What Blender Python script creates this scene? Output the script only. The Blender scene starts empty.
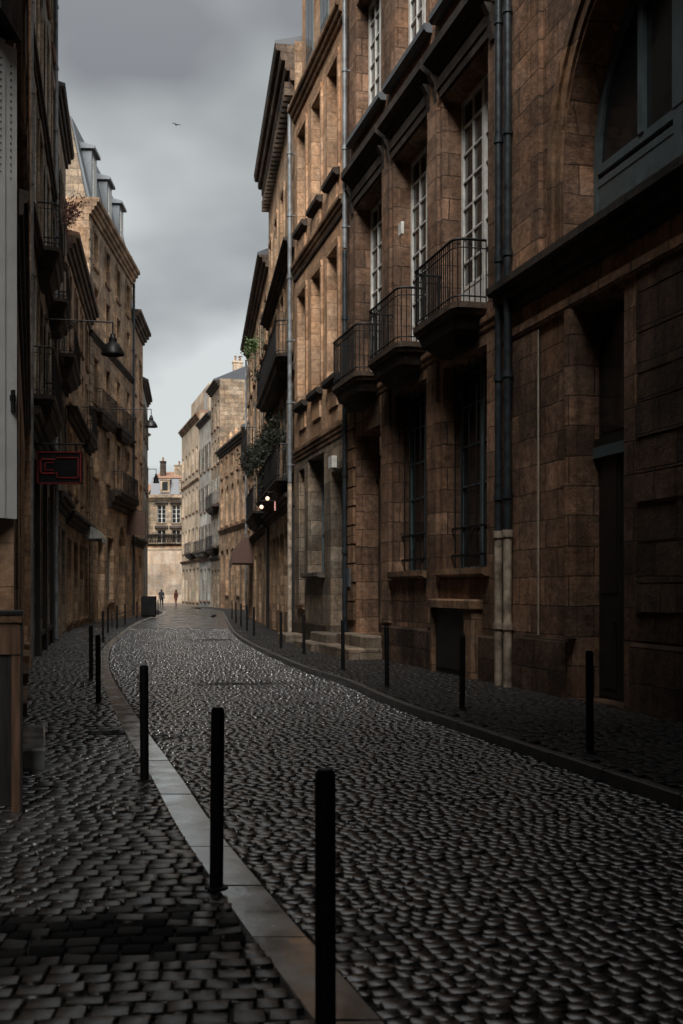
import bpy, math, random
from mathutils import Vector, Matrix
import numpy as np
random.seed(7)
SC = bpy.context.scene
COL = SC.collection
F, CX, HY, H = 1100.0, 341.5, 590.0, 1.62
R = math.radians

# ------------------------------------------------------------------ materials
def newmat(name):
    m = bpy.data.materials.new(name); m.use_nodes = True
    nt = m.node_tree; nt.nodes.clear()
    out = nt.nodes.new('ShaderNodeOutputMaterial'); b = nt.nodes.new('ShaderNodeBsdfPrincipled')
    nt.links.new(b.outputs[0], out.inputs[0])
    return m, nt, b
def N(nt, t, **kw):
    n = nt.nodes.new(t)
    for k, v in kw.items():
        if k.startswith('_'): setattr(n, k[1:], v)
        else: n.inputs[k.replace('__', ' ')].default_value = v
    return n
def math_(nt, op, a, b=None):
    n = nt.nodes.new('ShaderNodeMath'); n.operation = op
    for i, v in enumerate((a, b)):
        if v is None: continue
        if isinstance(v, (int, float)): n.inputs[i].default_value = v
        else: nt.links.new(v, n.inputs[i])
    return n.outputs[0]
def mixc(nt, mode, fac, a, b):
    n = nt.nodes.new('ShaderNodeMix'); n.data_type = 'RGBA'; n.blend_type = mode
    for s, v in ((n.inputs[0], fac), (n.inputs[6], a), (n.inputs[7], b)):
        if isinstance(v, (int, float)): s.default_value = v
        elif isinstance(v, tuple): s.default_value = (*v, 1)
        else: nt.links.new(v, s)
    return n.outputs[2]
def ramp(nt, src, stops):
    n = nt.nodes.new('ShaderNodeValToRGB'); e = n.color_ramp.elements
    while len(e) < len(stops): e.new(.5)
    for el, (p, c) in zip(e, stops):
        el.position = p; el.color = (*c, 1) if isinstance(c, tuple) else (c, c, c, 1)
    nt.links.new(src, n.inputs[0]); return n.outputs[0]
def wallcoords(nt):
    tc = nt.nodes.new('ShaderNodeTexCoord'); s = nt.nodes.new('ShaderNodeSeparateXYZ'); nt.links.new(tc.outputs['Object'], s.inputs[0])
    c = nt.nodes.new('ShaderNodeCombineXYZ')
    nt.links.new(math_(nt, 'ADD', s.outputs[0], s.outputs[1]), c.inputs[0]); nt.links.new(s.outputs[2], c.inputs[1])
    return tc.outputs['Object'], c.outputs[0], s
def noise(nt, vec, scale, detail=5, rough=.55, stretch=None):
    if stretch:
        mp = nt.nodes.new('ShaderNodeMapping'); mp.inputs['Scale'].default_value = stretch
        nt.links.new(vec, mp.inputs[0]); vec = mp.outputs[0]
    n = N(nt, 'ShaderNodeTexNoise', Scale=scale, Detail=detail, Roughness=rough); nt.links.new(vec, n.inputs['Vector']); return n.outputs[0]
def stone(name, c1, c2, mortar=.35, bw=.75, bh=.36, stain=.6, rough=.8, seed=0, bump=.5):
    m, nt, b = newmat(name); obj, wc, sep = wallcoords(nt)
    # wobble the joints a little
    w = noise(nt, obj, 2.5, 3)
    mp = nt.nodes.new('ShaderNodeVectorMath'); mp.operation = 'MULTIPLY_ADD'
    cw = nt.nodes.new('ShaderNodeCombineXYZ'); nt.links.new(w, cw.inputs[0]); nt.links.new(w, cw.inputs[1])
    nt.links.new(cw.outputs[0], mp.inputs[0]); mp.inputs[1].default_value = (.06, .06, 0); 
    ad = nt.nodes.new('ShaderNodeVectorMath'); ad.operation = 'ADD'; nt.links.new(wc, ad.inputs[0]); ad.inputs[1].default_value = (seed*3.7, seed*.13, 0)
    nt.links.new(ad.outputs[0], mp.inputs[2])
    br = N(nt, 'ShaderNodeTexBrick', Scale=1.0, Mortar__Size=.012, Mortar__Smooth=.3, Bias=0.0, Brick__Width=bw, Row__Height=bh, Color1=tuple(x*1.2 for x in c1)+(1,), Color2=tuple(x*.6 for x in c2)+(1,), Mortar=tuple(x*mortar for x in c2)+(1,))
    nt.links.new(mp.outputs[0], br.inputs['Vector'])
    off = nt.nodes.new('ShaderNodeVectorMath'); off.operation = 'ADD'; nt.links.new(obj, off.inputs[0]); off.inputs[1].default_value = (seed*11.3, seed*5.1, seed*2.2)
    o = off.outputs[0]
    big = ramp(nt, noise(nt, o, .55, 6, .62), [(.33, 1-stain), (.6, 1.0)])
    streak = ramp(nt, noise(nt, o, 2.2, 6, .65, (1, 1, .12)), [(.36, 1-stain*.75), (.56, 1.0)])
    fine = ramp(nt, noise(nt, o, 9, 8, .7), [(.32, .5), (.68, 1.2)])
    tint = ramp(nt, noise(nt, o, 1.3, 4), [(.35, (1.0, .9, .8)), (.65, (1.0, 1.03, 1.06))])
    mid = tuple((x+y)*.5 for x, y in zip(c1, c2))
    fade = ramp(nt, noise(nt, o, 1.7, 5, .6), [(.36, .45), (.62, .0)])
    c0 = mixc(nt, 'MIX', fade, br.outputs[0], mid)
    patchy = ramp(nt, noise(nt, o, 3.1, 9, .72), [(.38, 1-stain*.4), (.52, 1.0)])
    c = mixc(nt, 'MULTIPLY', 1., c0, big); c = mixc(nt, 'MULTIPLY', 1., c, patchy); c = mixc(nt, 'MULTIPLY', 1., c, streak); c = mixc(nt, 'MULTIPLY', 1., c, fine); c = mixc(nt, 'MULTIPLY', 1., c, tint)
    nt.links.new(c, b.inputs['Base Color']); b.inputs['Roughness'].default_value = rough; b.inputs['Specular IOR Level'].default_value = .3
    hgt = math_(nt, 'ADD', math_(nt, 'MULTIPLY', br.outputs[1], -1.0), math_(nt, 'MULTIPLY', noise(nt, o, 5, 9, .72), 2.0))
    bp = N(nt, 'ShaderNodeBump', Strength=bump, Distance=.035); nt.links.new(hgt, bp.inputs['Height']); nt.links.new(bp.outputs[0], b.inputs['Normal'])
    return m
def plain(name, c, rough=.5, metal=0., var=.25, scale=6., bump=.12, spec=.5, stretch=None):
    m, nt, b = newmat(name); tc = nt.nodes.new('ShaderNodeTexCoord')
    n = noise(nt, tc.outputs['Object'], scale, 6, .6, stretch)
    r = ramp(nt, n, [(.3, 1-var), (.7, 1+var*.4)])
    nt.links.new(mixc(nt, 'MULTIPLY', 1., c, r), b.inputs['Base Color'])
    nt.links.new(ramp(nt, n, [(.3, max(rough-.12, .03)), (.7, min(1, rough+.12))]), b.inputs['Roughness'])
    b.inputs['Metallic'].default_value = metal; b.inputs['Specular IOR Level'].default_value = spec
    bp = N(nt, 'ShaderNodeBump', Strength=bump, Distance=.02); nt.links.new(n, bp.inputs['Height']); nt.links.new(bp.outputs[0], b.inputs['Normal'])
    return m
def emit(name, c, s):
    m, nt, b = newmat(name); b.inputs['Base Color'].default_value = (.8, .8, .8, 1)
    b.inputs['Emission Color'].default_value = (*c, 1); b.inputs['Emission Strength'].default_value = s; return m
def cobble(name, c1, c2, r0, r1, spec=.5, ior=1.5):
    m, nt, b = newmat(name); tc = nt.nodes.new('ShaderNodeTexCoord'); o = tc.outputs['Object']
    at = nt.nodes.new('ShaderNodeAttribute'); at.attribute_name = 'tone'
    c = mixc(nt, 'MIX', at.outputs['Fac'], c1, c2)
    c = mixc(nt, 'MULTIPLY', 1., c, ramp(nt, noise(nt, o, 28, 5), [(.3, .6), (.7, 1.2)]))
    nt.links.new(c, b.inputs['Base Color'])
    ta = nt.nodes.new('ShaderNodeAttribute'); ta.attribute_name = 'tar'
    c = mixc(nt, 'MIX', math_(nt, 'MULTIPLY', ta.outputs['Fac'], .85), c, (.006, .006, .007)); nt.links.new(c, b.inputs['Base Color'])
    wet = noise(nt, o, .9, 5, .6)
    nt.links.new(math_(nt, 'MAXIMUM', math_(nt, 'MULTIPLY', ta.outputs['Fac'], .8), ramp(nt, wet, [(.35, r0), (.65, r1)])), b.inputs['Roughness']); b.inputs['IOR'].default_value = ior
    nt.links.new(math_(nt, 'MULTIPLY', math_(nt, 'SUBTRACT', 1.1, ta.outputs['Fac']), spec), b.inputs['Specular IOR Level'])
    bp = N(nt, 'ShaderNodeBump', Strength=.5, Distance=.007); nt.links.new(noise(nt, o, 26, 8, .7), bp.inputs['Height']); nt.links.new(bp.outputs[0], b.inputs['Normal'])
    return m
def bed(name, c, rough, pat=True):
    m, nt, b = newmat(name); tc = nt.nodes.new('ShaderNodeTexCoord'); o = tc.outputs['Object']
    v = N(nt, 'ShaderNodeTexVoronoi', Scale=7.5, Randomness=.75); nt.links.new(o, v.inputs['Vector'])
    nn = noise(nt, o, 30, 5)
    nt.links.new(mixc(nt, 'MULTIPLY', 1., c, ramp(nt, nn, [(.3, .6), (.7, 1.2)])), b.inputs['Base Color'])
    nt.links.new(ramp(nt, noise(nt, o, 1.1, 4), [(.35, max(.05, rough-.15)), (.65, rough+.15)]), b.inputs['Roughness'])
    hgt = math_(nt, 'ADD', math_(nt, 'MULTIPLY', v.outputs['Distance'], -1.2 if pat else -.1), math_(nt, 'MULTIPLY', nn, .4))
    bp = N(nt, 'ShaderNodeBump', Strength=.6, Distance=.03); nt.links.new(hgt, bp.inputs['Height']); nt.links.new(bp.outputs[0], b.inputs['Normal'])
    return m

M = {}
M['ochre'] = stone('ochre_stone', (.69, .45, .285), (.60, .375, .23), seed=1, bw=.8, bh=.36, stain=.38, mortar=.6)
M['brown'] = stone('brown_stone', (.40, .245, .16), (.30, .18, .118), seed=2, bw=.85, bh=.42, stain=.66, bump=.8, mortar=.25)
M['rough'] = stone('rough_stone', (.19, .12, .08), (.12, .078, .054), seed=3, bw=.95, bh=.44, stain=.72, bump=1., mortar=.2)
M['soot'] = stone('soot_stone', (.075, .06, .05), (.05, .04, .034), seed=4, bw=1.2, bh=.5, stain=.6)
M['trim'] = stone('trim_stone', (.40, .25, .15), (.31, .185, .11), seed=5, bw=1.4, bh=.9, stain=.62)
M['greystone'] = stone('grey_stone', (.36, .32, .27), (.27, .24, .20), seed=6, bw=.8, bh=.34, stain=.7)
M['tan'] = stone('tan_stone', (.62, .43, .28), (.52, .35, .22), seed=7, bw=.7, bh=.34, stain=.5, mortar=.55)
M['pale'] = stone('pale_stone', (.46, .37, .27), (.38, .30, .22), seed=8, bw=.8, bh=.36, stain=.45)
M['cream'] = stone('cream_render', (.60, .50, .38), (.56, .46, .35), seed=9, bw=3.1, bh=1.3, stain=.35, mortar=.8, bump=.2)
M['peach'] = stone('peach_render', (.50, .40, .31), (.46, .37, .285), seed=12, bw=3.1, bh=1.3, stain=.3, mortar=.85, bump=.2)
M['base_stone'] = stone('base_stone', (.36, .29, .22), (.29, .235, .18), seed=14, bw=.9, bh=.42, stain=.5)
M['eave_stone'] = stone('eave_stone', (.20, .145, .105), (.14, .10, .075), seed=15, bw=1.2, bh=.5, stain=.7)
M['white'] = stone('white_render', (.52, .52, .48), (.47, .47, .44), seed=10, bw=3.3, bh=1.3, stain=.4, mortar=.8, bump=.2)
M['dark'] = stone('dark_stone', (.12, .085, .06), (.08, .058, .042), seed=11, stain=.6)
M['iron'] = plain('black_iron', (.010, .010, .011), .5, .3, .4)
M['post'] = plain('black_post_paint', (.006, .006, .007), .6, 0., .4, spec=.25)
M['zinc'] = plain('zinc', (.12, .135, .15), .45, .4, .45, 2., stretch=(1, 1, .2))
M['teal'] = plain('teal_paint', (.085, .115, .125), .5, 0., .3)
M['pipe_dark'] = plain('dark_pipe', (.035, .045, .052), .4, .3, .5)
M['pipe_pale'] = plain('pale_rusty_pipe', (.42, .34, .26), .6, 0., .8, 5.)
M['pipe_grey'] = plain('grey_pipe', (.22, .24, .255), .45, .2, .6, 3.)
M['paint'] = plain('white_paint', (.62, .62, .58), .5, 0., .3)
M['creampaint'] = plain('cream_paint', (.40, .36, .29), .5, 0., .45)
M['glass'] = plain('dark_glass', (.012, .014, .016), .12, 0., .3, 2.5, .12, .9)
M['wood'] = plain('dark_door', (.02, .018, .017), .5, 0., .5, 5., stretch=(6, 6, .5))
M['brownwood'] = plain('orange_wood', (.15, .08, .045), .55, 0., .6, 4., stretch=(6, 6, .5))
M['slate'] = plain('slate', (.07, .08, .095), .5, 0., .4, 9.)
M['tile'] = plain('roof_tile', (.26, .14, .09), .8, 0., .5, 7.)
M['curtain'] = plain('grey_curtain', (.05, .058, .06), .9, 0., .5, 3., .3, stretch=(5, 5, .2))
M['panel'] = plain('pale_panel', (.84, .86, .86), .5, 0., .18, 3.)
M['redneon'] = plain('red_sign_line', (.22, .02, .02), .5)
M['signbrown'] = plain('brown_sign', (.085, .045, .032), .6)
M['leaf'] = plain('dark_leaves', (.02, .026, .015), .6, 0., .6)
M['leafg'] = plain('green_leaves', (.07, .12, .03), .6, 0., .6)
M['flower'] = plain('faded_flowers', (.22, .10, .09), .7, 0., .5)
M['skin'] = plain('skin', (.45, .28, .2), .6)
M['cloth'] = plain('dark_cloth', (.02, .022, .028), .9)
M['clothred'] = plain('maroon_cloth', (.10, .025, .02), .9)
M['feather'] = plain('dark_feather', (.03, .03, .035), .7)
M['globe'] = emit('lamp_globe', (1., .60, .36), 1.1)
M['redlamp'] = emit('red_lamp', (1., .12, .04), .25)
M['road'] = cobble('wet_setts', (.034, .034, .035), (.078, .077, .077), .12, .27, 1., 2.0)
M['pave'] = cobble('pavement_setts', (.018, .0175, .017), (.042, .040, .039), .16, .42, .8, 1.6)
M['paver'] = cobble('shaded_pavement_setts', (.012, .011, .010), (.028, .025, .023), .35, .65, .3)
M['bed'] = bed('joint_grit', (.014, .013, .012), .7)
M['far_road'] = bed('far_setts', (.06, .059, .058), .25)
M['asphalt'] = bed('wet_asphalt', (.022, .024, .026), .3, False)
M['silt'] = plain('dark_silt', (.012, .012, .013), .7, 0., .4, 12., .5, spec=.25)
M['kerb'] = plain('granite_kerb', (.33, .345, .34), .17, 0., .6, 3.5, .2); M['kerb'].node_tree.nodes['Principled BSDF'].inputs['IOR'].default_value = 2.0
M['kerbdark'] = plain('worn_kerb', (.10, .096, .09), .4, 0., .5, 2.5, .2)
M['ground'] = plain('earth', (.05, .045, .04), .8, 0., .3, .5)

# ------------------------------------------------------------------ mesh builder
class MB:
    def __init__(s): s.v = []; s.f = []
    def add(s, vs, fs):
        b = len(s.v); s.v += [tuple(v) for v in vs]; s.f += [tuple(b+i for i in f) for f in fs]; return s
    def quad(s, a, b, c, d): return s.add([a, b, c, d], [(0, 1, 2, 3)])
    def box(s, x0, x1, y0, y1, z0, z1, ch=0.):
        if ch <= 0:
            return s.add([(x0,y0,z0),(x1,y0,z0),(x1,y1,z0),(x0,y1,z0),(x0,y0,z1),(x1,y0,z1),(x1,y1,z1),(x0,y1,z1)],
                         [(0,3,2,1),(4,5,6,7),(0,1,5,4),(1,2,6,5),(2,3,7,6),(3,0,4,7)])
        vs = []
        for z, i in ((z0, 0), (z1-ch, 0), (z1, ch)):
            vs += [(x0+i,y0+i,z),(x1-i,y0+i,z),(x1-i,y1-i,z),(x0+i,y1-i,z)]
        fs = [(0,3,2,1),(8,9,10,11)]
        for k in (0, 4):
            for j in range(4): fs.append((k+j, k+(j+1)%4, k+4+(j+1)%4, k+4+j))
        return s.add(vs, fs)
    def prof(s, pts, u0, u1):
        """closed (y,z) profile extruded along x"""
        n = len(pts); vs = [(u0, y, z) for y, z in pts] + [(u1, y, z) for y, z in pts]
        fs = [(i, (i+1)%n, n+(i+1)%n, n+i) for i in range(n)] + [tuple(range(n-1, -1, -1)), tuple(range(n, 2*n))]
        return s.add(vs, fs)
    def tube(s, path, r, n=8, cap=True):
        path = [Vector(p) for p in path]; rings = []
        for i, p in enumerate(path):
            d = (path[min(i+1, len(path)-1)] - path[max(i-1, 0)]).normalized()
            a = d.cross(Vector((0, 0, 1)));
            if a.length < 1e-3: a = Vector((1, 0, 0))
            a.normalize(); b = d.cross(a); rr = r[i] if isinstance(r, (list, tuple)) else r
            rings.append([p + a*rr*math.cos(2*math.pi*k/n) + b*rr*math.sin(2*math.pi*k/n) for k in range(n)])
        vs = [v for g in rings for v in g]; fs = []
        for i in range(len(rings)-1):
            for k in range(n): fs.append((i*n+k, i*n+(k+1)%n, (i+1)*n+(k+1)%n, (i+1)*n+k))
        if cap: fs += [tuple(range(n-1, -1, -1)), tuple(range((len(rings)-1)*n, len(rings)*n))]
        return s.add(vs, fs)
    def lathe(s, prof, n=16, c=(0, 0, 0)):
        vs = [(c[0]+r*math.cos(2*math.pi*k/n), c[1]+r*math.sin(2*math.pi*k/n), c[2]+z) for r, z in prof for k in range(n)]
        fs = [(i*n+k, i*n+(k+1)%n, (i+1)*n+(k+1)%n, (i+1)*n+k) for i in range(len(prof)-1) for k in range(n)]
        fs += [tuple(range(n-1, -1, -1)), tuple(range((len(prof)-1)*n, len(prof)*n))]
        return s.add(vs, fs)
    def build(s, name, mat, parent=None, smooth=False):
        me = bpy.data.meshes.new(name); me.from_pydata(s.v, [], s.f); me.update()
        if smooth:
            me.polygons.foreach_set('use_smooth', [True]*len(me.polygons))
            try: me.set_sharp_from_angle(angle=R(40))
            except Exception: pass
        me.materials.append(M[mat] if isinstance(mat, str) else mat)
        o = bpy.data.objects.new(name, me); COL.objects.link(o)
        if parent is not None: o.parent = parent
        return o
def tag(o, label=None, cat=None, group=None, kind=None):
    if label: o['label'] = label
    if cat: o['category'] = cat
    if group: o['group'] = group
    if kind: o['kind'] = kind
    return o
def empty(name, loc, rz, label, cat, group=None):
    o = bpy.data.objects.new(name, None); COL.objects.link(o); o.location = loc; o.rotation_euler = (0, 0, rz); o.empty_display_size = .2
    return tag(o, label, cat, group)
def copy_tree(o, parent=None):
    c = o.copy(); COL.objects.link(c)
    if parent is not None: c.parent = parent
    for ch in list(o.children): copy_tree(ch, c)
    return c
def gp(x, y, z=0.):
    """ground point seen at pixel"""
    Y = F*(H-z)/(y-HY); return Vector(((x-CX)*Y/F, Y, z))

# ------------------------------------------------------------------ buildings
class Bldg:
    def __init__(s, name, p0, p1, hgt, wall, label, depth=9., cat='building'):
        s.p0 = Vector(p0); s.p1 = Vector(p1); d = s.p1-s.p0; s.W = d.length-.006; s.d = d.normalized(); s.n = Vector((-s.d.y, s.d.x))
        s.H = hgt; s.wall = wall; s.D = depth; s.op = []; s.low = None
        s.root = empty(name, (p0[0], p0[1], 0), math.atan2(s.d.y, s.d.x), label, cat)
    def px(s, x, y, off=0.):
        d = Vector(((x-CX)/F, 1)); t = (s.p0+s.n*off).dot(s.n)/d.dot(s.n)
        return (d*t-s.p0).dot(s.d), H+(HY-y)*t/F
    def u(s, x, off=0.): return s.px(x, HY, off)[0]
    def uY(s, Y): return (Y-s.p0.y)/s.d.y
    def opening(s, u0, u1, z0, z1, rec=.3, arch=0.):
        u0, u1 = sorted((u0, u1)); u0 = max(.05, u0); u1 = min(s.W-.05, u1)
        s.op.append((u0, u1, z0, z1, rec, arch)); return u0, u1
    def window(s, u0, u1, z0, z1, rec=.28, cols=2, rows=4, fm='creampaint', panel=0., fw=.055, arch=0., sill='trim', surround=None, shut=None, name='window', bars=False, pane='glass', sillp=.1, leaves=True):
        u0, u1 = s.opening(u0, u1, z0, z1, rec, arch)
        m = MB(); y0, y1 = -rec-.03, -rec+.04; zt = z1 if not arch else z1-arch
        m.box(u0, u0+fw, y0, y1, z0, zt); m.box(u1-fw, u1, y0, y1, z0, zt); m.box(u0+fw, u1-fw, y0+.002, y1-.002, z0, z0+fw)
        m.box(u0+fw, u1-fw, y0+.002, y1-.002, zt-fw, zt)
        if leaves: m.box((u0+u1)/2-fw*.75, (u0+u1)/2+fw*.75, y0-.002, y1+.014, z0+fw, zt-fw)
        zb = z0+fw
        if panel: m.box(u0+fw, u1-fw, y0+.01, y1-.015, z0+fw, z0+panel); zb = z0+panel; m.box(u0+fw, u1-fw, y0+.004, y1-.004, zb, zb+fw*.8)
        for c in range(1, cols*2 if leaves else cols):
            n_ = cols*2 if leaves else cols
            if leaves and c == cols: continue
            x = u0+(u1-u0)*c/n_; m.box(x-.016, x+.016, y0+.015, y1-.01, zb, zt-fw)
        for r_ in range(1, rows):
            z = zb+(zt-zb)*r_/rows; m.box(u0+fw, u1-fw, y0+.018, y1-.012, z-.016, z+.016)
        if arch:
            n_ = 16; cx = (u0+u1)/2; a = (u1-u0)/2
            for k in range(n_):
                t0, t1 = math.pi*k/n_, math.pi*(k+1)/n_
                P = [(cx-q*math.cos(t), zt+(arch-(a-q))*math.sin(t) if q < a else zt+arch*math.sin(t)) for q, t in ((a, t0), (a, t1), (a-fw*1.3, t1), (a-fw*1.3, t0))]
                m.add([(p[0], y, p[1]) for y in (y0, y1) for p in P], [(3,2,1,0),(4,5,6,7),(0,1,5,4),(2,3,7,6)])
            m.box(cx-fw, cx+fw, y0, y1+.01, zt, zt+arch-.02)
            for sx in (-1, 1): m.box(cx+sx*a*.40-.06, cx+sx*a*.40+.06, y0+.01, y1+.02, zt, zt+arch*.84)
        w = m.build(name, fm, s.root)
        p = MB()
        if arch:
            n_ = 16; cx = (u0+u1)/2; a = (u1-u0)/2
            vs = [(u1, y0+.02, z0), (u0, y0+.02, z0)]+[(cx-a*math.cos(math.pi*k/n_), y0+.02, zt+arch*math.sin(math.pi*k/n_)) for k in range(n_+1)]
            p.add(vs, [tuple(range(len(vs)))])
        else: p.quad((u0, y0+.02, z0), (u0, y0+.02, z1), (u1, y0+.02, z1), (u1, y0+.02, z0))
        p.build('pane', pane, w)
        if bars:
            b = MB(); n_ = 6
            for i in range(n_):
                x = u0+(u1-u0)*(i+.5)/n_; b.tube([(x, -rec*.45, z0+.02), (x, -rec*.45, z1-.02)], .014, 6)
            for z in (z0+.25, z0+.75, z1-.3): b.box(u0, u1, -rec*.45-.012, -rec*.45+.012, z-.02, z+.02)
            b.build('window_bars', 'iron', s.root)
        if sill: MB().prof([(-rec+.03, z0-.14), (sillp*.6, z0-.14), (sillp, z0-.1), (sillp, z0+.0), (-rec+.03, z0+.03)], u0-.12, u1+.12).build('sill', sill, s.root)
        if surround:
            q = MB(); t = .16
            for a_, b_ in ((u0-t, u0-.01), (u1+.01, u1+t)): q.prof([(-.02, z0+.04), (.05, z0+.04), (.05, z1), (-.02, z1)], a_, b_)
            q.prof([(-.02, z1+.01), (.055, z1+.01), (.08, z1+t), (-.02, z1+t)], u0-t, u1+t)
            q.build('window_surround', surround, s.root)
        if shut:
            for a_, b_ in ((u0-(u1-u0)/2-.02, u0-.02), (u1+.02, u1+(u1-u0)/2+.02)):
                q = MB(); q.box(a_, b_, .03, .07, z0+.03, z1-.02)
                k = int((z1-z0)/.12)
                for i in range(1, k): z = z0+(z1-z0)*i/k; q.prof([(.068, z-.04), (.085, z-.04), (.068, z)], a_+.05, b_-.05)
                q.build('shutter', shut, s.root)
        return w
    def door(s, u0, u1, z0, z1, rec=.45, mat='wood', trans=.8, name='door'):
        u0, u1 = s.opening(u0, u1, z0, z1, rec); m = MB(); y = -rec
        zt = z1-trans
        m.box(u0, u1, y-.05, y, z0, z1)
        for a_, b_ in ((u0+.06, (u0+u1)/2-.03), ((u0+u1)/2+.03, u1-.06)):
            for c, d_ in ((z0+.15, z0+(zt-z0)*.36), (z0+(zt-z0)*.42, zt-.15)):
                m.box(a_+.08, b_-.08, y-.001, y+.03, c, d_, 0)
            m.box(a_, b_, y-.002, y+.015, z0+.03, zt-.04)
        m.box(u0, u1, y-.003, y+.07, zt, zt+.12)
        d = m.build(name, mat, s.root)
        MB().box(u0+.1, u1-.1, y-.001, y+.012, zt+.2, z1-.08).build('fanlight', 'glass', d)
        MB().lathe([(.0, -.03), (.03, -.02), (.035, 0), (.03, .02), (0, .03)], 8, ((u0+u1)/2+.12, y+.07, z0+1.05)).build('handle', 'iron', d, True)
        return d
    def band(s, z0, z1, proj, mat='trim', u0=None, u1=None, name='string_course', steps=3, under=0.):
        u0 = .004 if u0 is None else u0; u1 = s.W-.004 if u1 is None else u1
        pts = [(-.03, z0)]
        for i in range(steps):
            p = proj*(i+1)/steps; za = z0+(z1-z0)*i/steps; zb = z0+(z1-z0)*(i+1)/steps
            pts += [(p-.25*proj/steps, za), (p, za+(zb-za)*.25), (p, zb-.004)]
        pts += [(proj-.02, z1), (-.03, z1+.03)]
        return MB().prof(pts, u0, u1).build(name, mat, s.root)
    def dentils(s, z0, z1, proj, mat='soot', step=.4, w=.16):
        m = MB(); u = .15
        while u < s.W-w: m.box(u, u+w, -.01, proj, z0, z1); u += step
        return m.build('bracket_row', mat, s.root)
    def quoins(s, u0, u1, z0, z1, mat, step=.46, proj=.05):
        m = MB(); z = z0; i = 0
        while z < z1-.2:
            m.box(u0-(.0 if i%2 else .06), u1+(.0 if i%2 else .06), -.02, proj, z, min(z+step-.045, z1)); z += step; i += 1
        return m.build('quoins', mat, s.root)
    def box(s, name, mat, u0, u1, y0, y1, z0, z1, ch=0, parent=None):
        return MB().box(u0, u1, y0, y1, z0, z1, ch).build(name, mat, parent or s.root)
    def pipe(s, u, mat, z0, z1, off=.13, r=.055, name='downpipe', parent=None):
        m = MB().tube([(u, off, z0), (u, off, z1)], r, 12)
        z = z0+.5
        while z < z1: m.tube([(u, off, z), (u, off, z+.09)], r*1.32, 12); m.box(u-.012, u+.012, 0, off, z+.03, z+.06); z += 1.9
        return m.build(name, mat, parent or s.root, True)
    def balcony(s, u0, u1, z, dep=.42, rail=1.05, rad=.22, slab='trim', step=.115, corbel='soot'):
        m = MB()
        pts = [(u0, -.02), (u0, dep-rad)]+[(u0+rad-rad*math.cos(t), dep-rad+rad*math.sin(t)) for t in [R(a) for a in (22, 45, 68, 90)]]
        pts += [(u1-rad+rad*math.sin(t), dep-rad+rad*math.cos(t)) for t in [R(a) for a in (0, 22, 45, 68, 90)]]+[(u1, -.02)]
        def plate(mb, sc, za, zb, sc2=None):
            sc2 = sc if sc2 is None else sc2; cx = (u0+u1)/2
            A = [((x-cx)*(sc)+cx, y*sc if y > 0 else y, za) for x, y in pts]; B = [((x-cx)*sc2+cx, y*sc2 if y > 0 else y, zb) for x, y in pts]
            n = len(pts); mb.add(A+B, [tuple(range(n)), tuple(range(2*n-1, n-1, -1))]+[(i, n+i, n+(i+1)%n, (i+1)%n) for i in range(n)])
        plate(m, 1.0, z-.1, z); plate(m, .94, z-.18, z-.101, .98)
        b = m.build('balcony', slab, s.root)
        c = MB(); plate(c, .80, z-.40, z-.181, .9); plate(c, .5, z-.62, z-.401, .76); c.build('corbel', corbel, b)
        r = MB(); full = [(x, max(y, .0), 0) for x, y in pts]; path = [Vector((((x-(u0+u1)/2)*.965+(u0+u1)/2), y*.94, 0)) for x, y, _ in full]
        for zz, rr in ((z+rail, .024), (z+.1, .014), (z+rail-.14, .011)):
            r.tube([(p.x, p.y, zz) for p in path], rr, 6)
        L = 0
        for a_, b_ in zip(path[:-1], path[1:]):
            seg = (b_-a_).length; t = (step-L % step) % step
            while t < seg:
                p = a_+(b_-a_)*(t/seg); r.tube([(p.x, p.y, z), (p.x, p.y, z+rail)], .0115, 5, False); t += step
            L += seg
        r.build('railing', 'iron', b)
        return b
    def finish(s, roof='slate', pitch=2.2, ov=.25, sides=None, kind='gable'):
        us = sorted({0., s.W, *[round(o[0], 4) for o in s.op], *[round(o[1], 4) for o in s.op]})
        zs = sorted({-.1, *([s.low[0]] if s.low else []), s.H, *[round(o[2], 4) for o in s.op], *[round(o[3], 4) for o in s.op]})
        m = MB()
        def inside(a, b):
            for o in s.op:
                if o[0]-1e-4 < a < o[1]+1e-4 and o[2]-1e-4 < b < o[3]+1e-4: return True
            return False
        for i in range(len(us)-1):
            for j in range(len(zs)-1):
                a, b, c, d = us[i], us[i+1], zs[j], zs[j+1]
                if b-a < 1e-4 or d-c < 1e-4: continue
                if not inside((a+b)/2, (c+d)/2): m.quad((b, 0, c), (a, 0, c), (a, 0, d), (b, 0, d))
        for (a, b, c, d, r, arch) in s.op:
            zt = d-arch
            m.quad((a, 0, c), (a, -r, c), (a, -r, zt), (a, 0, zt)); m.quad((b, -r, c), (b, 0, c), (b, 0, zt), (b, -r, zt))
            m.quad((a, -r, c), (a, 0, c), (b, 0, c), (b, -r, c))
            if not arch: m.quad((a, 0, d), (a, -r, d), (b, -r, d), (b, 0, d))
            else:
                n_ = 24; cx = (a+b)/2; ra = (b-a)/2
                P = [(cx-ra*math.cos(math.pi*k/n_), zt+arch*math.sin(math.pi*k/n_)) for k in range(n_+1)]
                for k in range(n_):
                    (x0, z0), (x1, z1) = P[k], P[k+1]
                    m.quad((x1, 0, z1), (x0, 0, z0), (x0, 0, d), (x1, 0, d)); m.quad((x0, 0, z0), (x0, -r, z0), (x1, -r, z1), (x1, 0, z1))
        nf = len(m.f); D = s.D; W = s.W; Hh = s.H
        m.quad((0, 0, -.1), (0, -D, -.1), (0, -D, Hh), (0, 0, Hh)); m.quad((W, -D, -.1), (W, 0, -.1), (W, 0, Hh), (W, -D, Hh)); m.quad((0, -D, -.1), (W, -D, -.1), (W, -D, Hh), (0, -D, Hh))
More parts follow.
